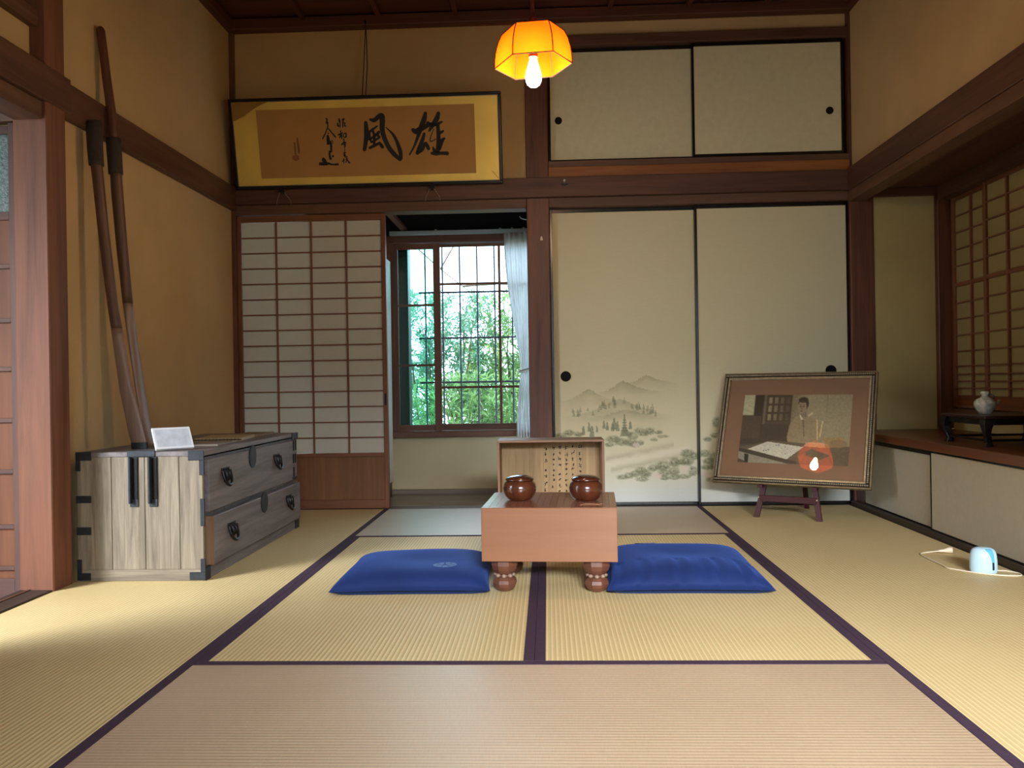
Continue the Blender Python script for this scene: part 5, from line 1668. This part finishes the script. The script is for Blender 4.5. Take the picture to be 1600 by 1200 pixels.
# ================================================================== GARDEN OUTSIDE THE WINDOW
gd = box('garden_ground', (-9, 8, 0.95, 12, -0.55, -0.45), plain('soil', srgb(120, 108, 84), rough=0.95, var=0.3, scale=3), bevel=0)
tag(gd, 'bare garden ground beyond the corridor window', 'ground', kind='structure')
def leafmat(name, c0, c1):
    m, nt, b, out = newmat(name)
    nt.nodes.remove(b)
    tc = nd(nt, 'ShaderNodeTexCoord')
    n = nd(nt, 'ShaderNodeTexNoise')
    n.inputs['Scale'].default_value = 9
    n.inputs['Detail'].default_value = 3
    nt.links.new(tc.outputs['Object'], n.inputs['Vector'])
    r = nd(nt, 'ShaderNodeValToRGB')
    r.color_ramp.elements[0].position = 0.35
    r.color_ramp.elements[1].position = 0.65
    r.color_ramp.elements[0].color = srgb(*c0)
    r.color_ramp.elements[1].color = srgb(*c1)
    nt.links.new(n.outputs['Fac'], r.inputs['Fac'])
    d = nd(nt, 'ShaderNodeBsdfDiffuse')
    t = nd(nt, 'ShaderNodeBsdfTranslucent')
    g_ = nd(nt, 'ShaderNodeBsdfGlossy')
    g_.inputs['Roughness'].default_value = 0.35
    nt.links.new(r.outputs['Color'], d.inputs['Color'])
    nt.links.new(r.outputs['Color'], t.inputs['Color'])
    a_ = nd(nt, 'ShaderNodeMixShader')
    a_.inputs[0].default_value = 0.45
    nt.links.new(d.outputs[0], a_.inputs[1])
    nt.links.new(t.outputs[0], a_.inputs[2])
    b2 = nd(nt, 'ShaderNodeMixShader')
    b2.inputs[0].default_value = 0.03
    nt.links.new(a_.outputs[0], b2.inputs[1])
    nt.links.new(g_.outputs[0], b2.inputs[2])
    nt.links.new(b2.outputs[0], out.inputs['Surface'])
    return m
LEAF = [leafmat('leaf_green', (78, 122, 68), (150, 186, 116)), leafmat('leaf_bright', (92, 130, 56), (178, 192, 100)), leafmat('leaf_blue_green', (72, 122, 92), (136, 180, 148))]
BARK = plain('bark', srgb(96, 78, 62), rough=0.9, var=0.2, scale=20)
def shrub(loc, h, r, nleaf, mat, label, seed):
    rr = random.Random(seed)
    s = root('garden_shrub', loc, label, 'shrub', group='shrubs outside the window')
    stems = MB()
    mb = MB()
    tips = []
    for k in range(9):
        a_ = rr.uniform(0, 2 * PI)
        q = rr.uniform(0.1, 0.75) * r
        pts = [(0.05 * math.cos(a_), 0.05 * math.sin(a_), 0)]
        for j in range(1, 6):
            t = j / 5
            pts.append((q * t * math.cos(a_) + rr.uniform(-.05, .05), q * t * math.sin(a_) + rr.uniform(-.05, .05), h * 0.92 * t * rr.uniform(0.9, 1.0)))
        b = MB().tube(pts, [0.02, 0.017, 0.014, 0.011, 0.008, 0.004], 6)
        obj('stem', b, BARK, s, smooth='full')
        tips += pts[1:]
    ncl = nleaf // 11
    for k in range(ncl):
        # leaf whorls through the crown
        while True:
            x, y, z = rr.uniform(-1, 1), rr.uniform(-1, 1), rr.uniform(0, 1)
            if x * x + y * y + max(0, (z - 0.75) * 3) ** 2 * 0.6 < 1:
                break
        c = Vector((x * r, y * r * 0.7, 0.08 + z * (h - 0.1)))
        ax = Vector((rr.uniform(-1, 1), rr.uniform(-1, 1), rr.uniform(0.2, 1.4))).normalized()
        o1_ = ax.orthogonal().normalized()
        o2_ = ax.cross(o1_)
        for j in range(11):
            an = 2 * PI * j / 11 + rr.uniform(-.25, .25)
            d = (o1_ * math.cos(an) + o2_ * math.sin(an)) * rr.uniform(0.6, 1.0) + ax * rr.uniform(0.1, 0.9)
            d.normalize()
            L_ = rr.uniform(0.07, 0.125)
            w = d.cross(ax)
            if w.length < 1e-3:
                continue
            w = w.normalized() * rr.uniform(0.006, 0.0095)
            p = c + ax * rr.uniform(-0.03, 0.05)
            mid = p + d * L_ * 0.45 + ax * 0.006
            end = p + d * L_ - Vector((0, 0, 0.012))
            o = len(mb.v)
            mb.v += [tuple(p), tuple(mid + w), tuple(end), tuple(mid - w)]
            mb.f += [(o, o + 1, o + 2, o + 3)]
    me = bpy.data.meshes.new('foliage')
    me.from_pydata(mb.v, [], mb.f)
    me.materials.append(mat)
    fo = bpy.data.objects.new('foliage', me)
    COL.objects.link(fo)
    fo.parent = s
    fo['kind'] = 'stuff'
    return s
shrub((-0.95, 2.75, -0.45), 2.02, 0.55, 8000, LEAF[2], 'bluish-green narrow-leaved shrub filling the left part of the window view', 1)
shrub((-0.25, 2.95, -0.45), 2.05, 0.55, 7000, LEAF[0], 'tall green narrow-leaved shrub in the middle of the window view', 2)
shrub((0.35, 2.7, -0.45), 1.92, 0.50, 5500, LEAF[1], 'yellow-green shrub partly behind the lace curtain', 3)
shrub((-0.60, 2.25, -0.45), 1.25, 0.62, 6500, LEAF[0], 'low leafy shrub just outside the window grille', 4)
shrub((-1.75, 3.2, -0.45), 2.0, 0.6, 3500, LEAF[0], 'green shrub beyond the shutter box at the far left of the garden', 5)
shrub((1.2, 3.1, -0.45), 2.0, 0.6, 3500, LEAF[2], 'green shrub hidden mostly behind the curtain at the far right of the garden', 6)
shrub((-0.35, 4.1, -0.45), 1.75, 1.1, 7000, LEAF[1], 'pale yellow-green hedge plant behind the nearer window shrubs', 7)
tr_ = root('bare_tree', (-2.2, 4.6, -0.45), 'bare branch of a leafless tree crossing the sky in the window', 'tree')
obj('trunk', MB().tube([(0, 0, 0), (0.05, 0, 1.2), (0.0, 0, 2.4), (-0.1, 0, 3.4)], [0.07, 0.06, 0.05, 0.03], 8), BARK, tr_, smooth='full')
for pts in ([(0.02, 0, 2.35), (0.5, 0, 2.95), (0.75, -0.05, 2.78), (1.05, -0.1, 2.50), (1.45, -0.1, 2.18), (1.8, -0.1, 1.98)], [(1.05, -0.1, 2.5), (1.2, -0.1, 2.75), (1.4, 0, 2.95)], [(1.3, -0.1, 2.3), (1.7, 0.0, 2.33), (2.3, 0.0, 2.28)]):
    obj('branch', MB().tube(pts, [0.012 * (1 - 0.8 * i / len(pts)) for i in range(len(pts))], 6), BARK, tr_, smooth='full')
